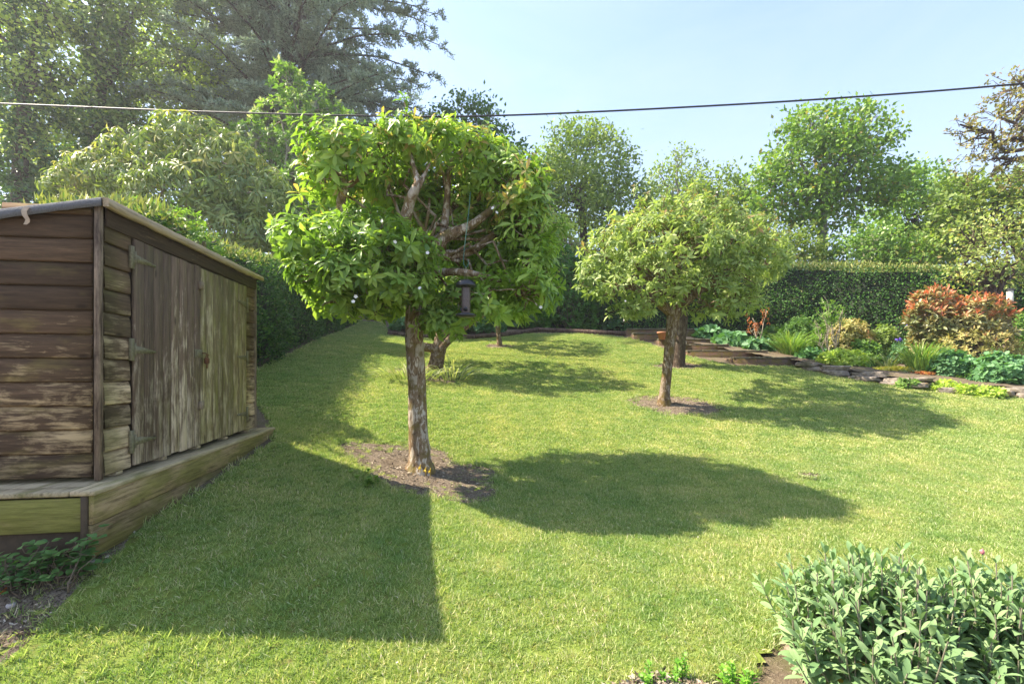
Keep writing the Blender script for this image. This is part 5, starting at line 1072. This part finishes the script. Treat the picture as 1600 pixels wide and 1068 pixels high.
# ------------------------------------------------------------------ foreground
def sage(label,px,z,rx,ry,h,n,seed):
    r=np.random.default_rng(seed); b=PX(px,1000,z); gz=g1(b.x,z); t=empty('sage_bush',(b.x,z,gz),label,'sage bush','sage bushes in the foreground'); fo=MB(); st=MB()
    for k in range(n):
        th=r.random()*6.283; q_=math.sqrt(r.random()); hh=h*(1-.5*q_**2.2)*r.uniform(.78,1.1)
        base=np.array([b.x+.25*rx*q_*math.cos(th),z+.25*ry*q_*math.sin(th),gz-.02]); e=np.array([b.x+rx*q_*math.cos(th),z+ry*q_*math.sin(th),gz+hh]); e+=r.normal(size=3)*[.055,.055,.03]
        m=(base+e)/2+np.array([math.cos(th),math.sin(th),0])*rx*.25*q_; c=spline([base,m,e],12); tube(st,c,np.linspace(.006,.0028,12),5,0,r.random(),False)
        T=nrm(np.gradient(c,axis=0)); nn=8; s_=np.linspace(.42,1,nn); ph=r.random()*6.28
        for j,s1 in enumerate(s_):
            i=min(11,int(s1*11)); p=c[i]; ax=T[i]; ref=nrm(np.cross(ax,[.3,.2,1.])); y_=np.cross(ax,ref); a0=ph+j*1.571
            L=(.094 if j<nn-2 else .078 if j==nn-2 else .062)*r.uniform(.75,1.2); tl=math.radians(62 if j<nn-3 else 45 if j<nn-1 else 28)+r.normal()*.15
            for sgn in(0,math.pi):
                rd=math.cos(a0+sgn)*ref+math.sin(a0+sgn)*y_; d=math.cos(tl)*ax+math.sin(tl)*rd; leaves(fo,[p+rd*.003],[d],[ax*math.sin(tl)-rd*math.cos(tl)+r.normal(size=3)*.15],L,L*r.uniform(.30,.40),T_SAGE,a=[np.clip(r.normal(.5,.25),0,1)],b=[(1. if (j<3 and r.random()<.03) else 0.)])
    fo.build('foliage',LM_SAGE,t); st.build('stems',plain('sage_stem',(.22,.2,.14),.8,0,.2),t)
# rounder, downturned leaf for the close plants
_pr=[(0,0,0),(.10,.16,.0),(.28,.36,.035),(.5,.48,.05),(.72,.42,.035),(.9,.22,-.02),(1,0,-.09)]
_V=[(0,0,0)]+[(p[0],s_*p[1],p[2]+.03) for p in _pr[1:6] for s_ in(-1,1)]+[(1,0,-.09)]+[(p[0],0,p[2]) for p in _pr[1:6]]
_Q=[];_T=[]
for i_ in range(4):
    l0,r0_,l1,r1_=1+2*i_,2+2*i_,3+2*i_,4+2*i_; m0,m1=12+i_,13+i_; _Q+=[(l0,l1,m1,m0),(m0,m1,r1_,r0_)]
_T=[(0,1,12),(0,12,2),(9,11,16),(16,11,10)]
T_SAGE=(np.array(_V,float),_Q,_T)
sage('large grey-green sage bush in the right foreground, left of the two',1372,2.40,.45,.42,.66,240,601)
sage('grey-green sage bush cut by the right edge, right of the two',1570,2.30,.34,.34,.60,160,602)
def sprig(px,py,z,n,h,lab,seed,leafm=LM_MINT,L=.04,name='herb_sprig',cat='plant',group='fresh herb sprigs in the foreground',spread=.05,W=.45):
    b=PX(px,py,z); gz=g1(b.x,z); t=empty(name,(b.x,z,gz),lab,cat,group); r=np.random.default_rng(seed); fo=MB(); st=MB()
    for k in range(n):
        a0=np.array([b.x+r.normal()*spread,z+r.normal()*spread,gz-.01]); e=a0+[r.normal()*.03,r.normal()*.03,h*r.uniform(.6,1.1)]; c=wiggly(a0,e,7,.04,r); tube(st,c,.0028,5)
        for j in range(1,7):
            ph=r.random()*6.28
            for q_ in range(3):
                a_=ph+q_*2.09; d=np.array([math.cos(a_),math.sin(a_),.9 if j>4 else .45]); leaves(fo,[c[j]],[d],[[-math.cos(a_)*.4,-math.sin(a_)*.4,1]],L*r.uniform(.6,1.1)*(.7 if j==6 else 1),L*W,T_SAGE)
    fo.build('foliage',leafm,t); st.build('stems',STEMG,t); return t
for i,(px,py,z,h,lb) in enumerate([(1022,1060,2.52,.10,'bright green herb sprig, leftmost of the four at the bottom edge'),(1062,1030,2.55,.15,'taller bright herb sprig, second from the left at the bottom edge'),(1140,1040,2.52,.13,'bright herb sprig left of the sage, third from the left'),(1172,1060,2.45,.10,'short herb sprig touching the left side of the large sage bush')]): sprig(px,py,z,4,h,lb,610+i,spread=.022)
sprig(1370,1060,2.05,5,.22,'fresh green sprig low in front of the large sage bush',620,spread=.04)
sprig(1262,880,2.9,3,.36,'fresh green shoots rising behind the left side of the large sage bush',622,spread=.03); sprig(1375,870,2.95,3,.40,'fresh green shoots rising behind the top of the large sage bush',623,spread=.03)
p=PX(1535,862,2.75); gz=g1(p.x,p.y); t=empty('flower_bud',(p.x,p.y,gz),'single pink bud on a thin bare stem above the right sage bush','flower')
mb=MB(); tube(mb,spline([(p.x+.02,p.y,gz),(p.x+.01,p.y,gz+.3),p],12),.0025,6); mb.build('stem',STEMG,t); mb=MB(); lathe(mb,[(0,-.014),(.008,-.010),(.011,0),(.008,.012),(0,.022)],tuple(p),12); mb.build('bud',PINK,t)
p=PX(1412,893,2.7); gz=g1(p.x,p.y); t=empty('flower_bud',(p.x,p.y,gz),'small rosy bud lower on a stem between the two sage bushes','flower'); mb=MB(); tube(mb,[(p.x,p.y,gz),p],.0025,6); mb.build('stem',STEMG,t); mb=MB(); lathe(mb,[(0,-.012),(.007,-.008),(.009,0),(0,.014)],tuple(p),12); mb.build('bud',PINK,t)
# plants, stones and a dead leaf by the platform
def weeds(lab,px,py,z,n,h,spread,L,seed,name='bramble',group='weeds beside the platform'):
    b=PX(px,py,z); gz=g1(b.x,z); t=empty(name,(b.x,z,gz),lab,'plant',group); r=np.random.default_rng(seed); fo=MB(); st=MB()
    for k in range(n):
        e=np.array([b.x+r.normal()*spread,z+r.normal()*spread*.55,gz+h*r.uniform(.25,1)]); a0=np.array([b.x+r.normal()*spread*.5,z+r.normal()*.05,gz-.01]); c=wiggly(a0,e,8,.10,r,.1); tube(st,c,np.linspace(.004,.002,8),5)
        for j in range(3,8):
            for q_ in range(3 if j==7 else 2): a_=r.random()*6.28; d=np.array([math.cos(a_),math.sin(a_),.1]); leaves(fo,[c[j]+d*.01],[d],[[r.normal()*.3,r.normal()*.3-.25,1]],L*r.uniform(.6,1.15),L*.66,T_SAGE)
    fo.build('foliage',LM_NET,t); st.build('stems',TWIG,t)
weeds('upright green weed with pointed leaves against the platform corner',122,848,2.95,7,.34,.05,.062,631); weeds('spreading bramble left of the upright weed in front of the green board',68,855,2.93,16,.27,.14,.058,632)
weeds('low dull-green bramble at the left edge in front of the platform',15,890,2.85,18,.20,.14,.045,633)
WSTN=plain('pale_stone',(.42,.37,.35),.8,0,.35,14,.6)
p=G(131,866); stone(p+Vector((0,0,.035)),.11,.09,.09,.4,701,'pale whitish rock at the foot of the platform corner','rock',WSTN,None)
p=G(142,880); stone(p+Vector((0,0,.01)),.06,.04,.025,.2,702,'flat white pebble just right of the pale rock','pebble',WSTN,None)
p=G(50,905); stone(p+Vector((0,0,.02)),.06,.05,.045,.2,703,'small pinkish stone half hidden in the low bramble','pebble',WSTN,None)
p=G(18,948); stone(p+Vector((0,0,.01)),.04,.03,.02,.9,704,'little pale pebble on the soil near the orange leaf','pebble',WSTN,None)
mb=MB(); p=G(9,932); leaves(mb,[p+Vector((0,0,.03))],[(.3,-.5,.35)],[(0,-.7,.7)],.06,.045,T_SAGE); o=mb.build('fallen_leaf',plain('leaf_orange',(.55,.18,.05),.7)); tag(o,'dry orange leaf lying on the soil at the left edge','leaf')
sprig(578,752,Z1-.75,7,.10,'small green seedlings in the soil circle of the nearest tree',640,LM_GRN,.055,'weed','plant',None,.16,.8)

# ------------------------------------------------------------------ thin haze volume added to lift dark tones, standing in for the glare veil
hz=MB(); hz.add([(x,y,z) for z in(-6,34) for x,y in((-46,-12),(46,-12),(46,58),(-46,58))],[(3,2,1,0),(4,5,6,7),(0,1,5,4),(1,2,6,5),(2,3,7,6),(3,0,4,7)])
m=bpy.data.materials.new('air'); m.use_nodes=True; nt=m.node_tree; nt.nodes.remove(nt.nodes['Principled BSDF']); pv=nt.nodes.new('ShaderNodeVolumePrincipled'); pv.inputs['Color'].default_value=(.92,.95,1,1); pv.inputs['Density'].default_value=.0011; pv.inputs['Anisotropy'].default_value=.45
nt.links.new(pv.outputs[0],nt.nodes['Material Output'].inputs['Volume']); tag(hz.build('haze',m,smooth=False),kind='stuff')
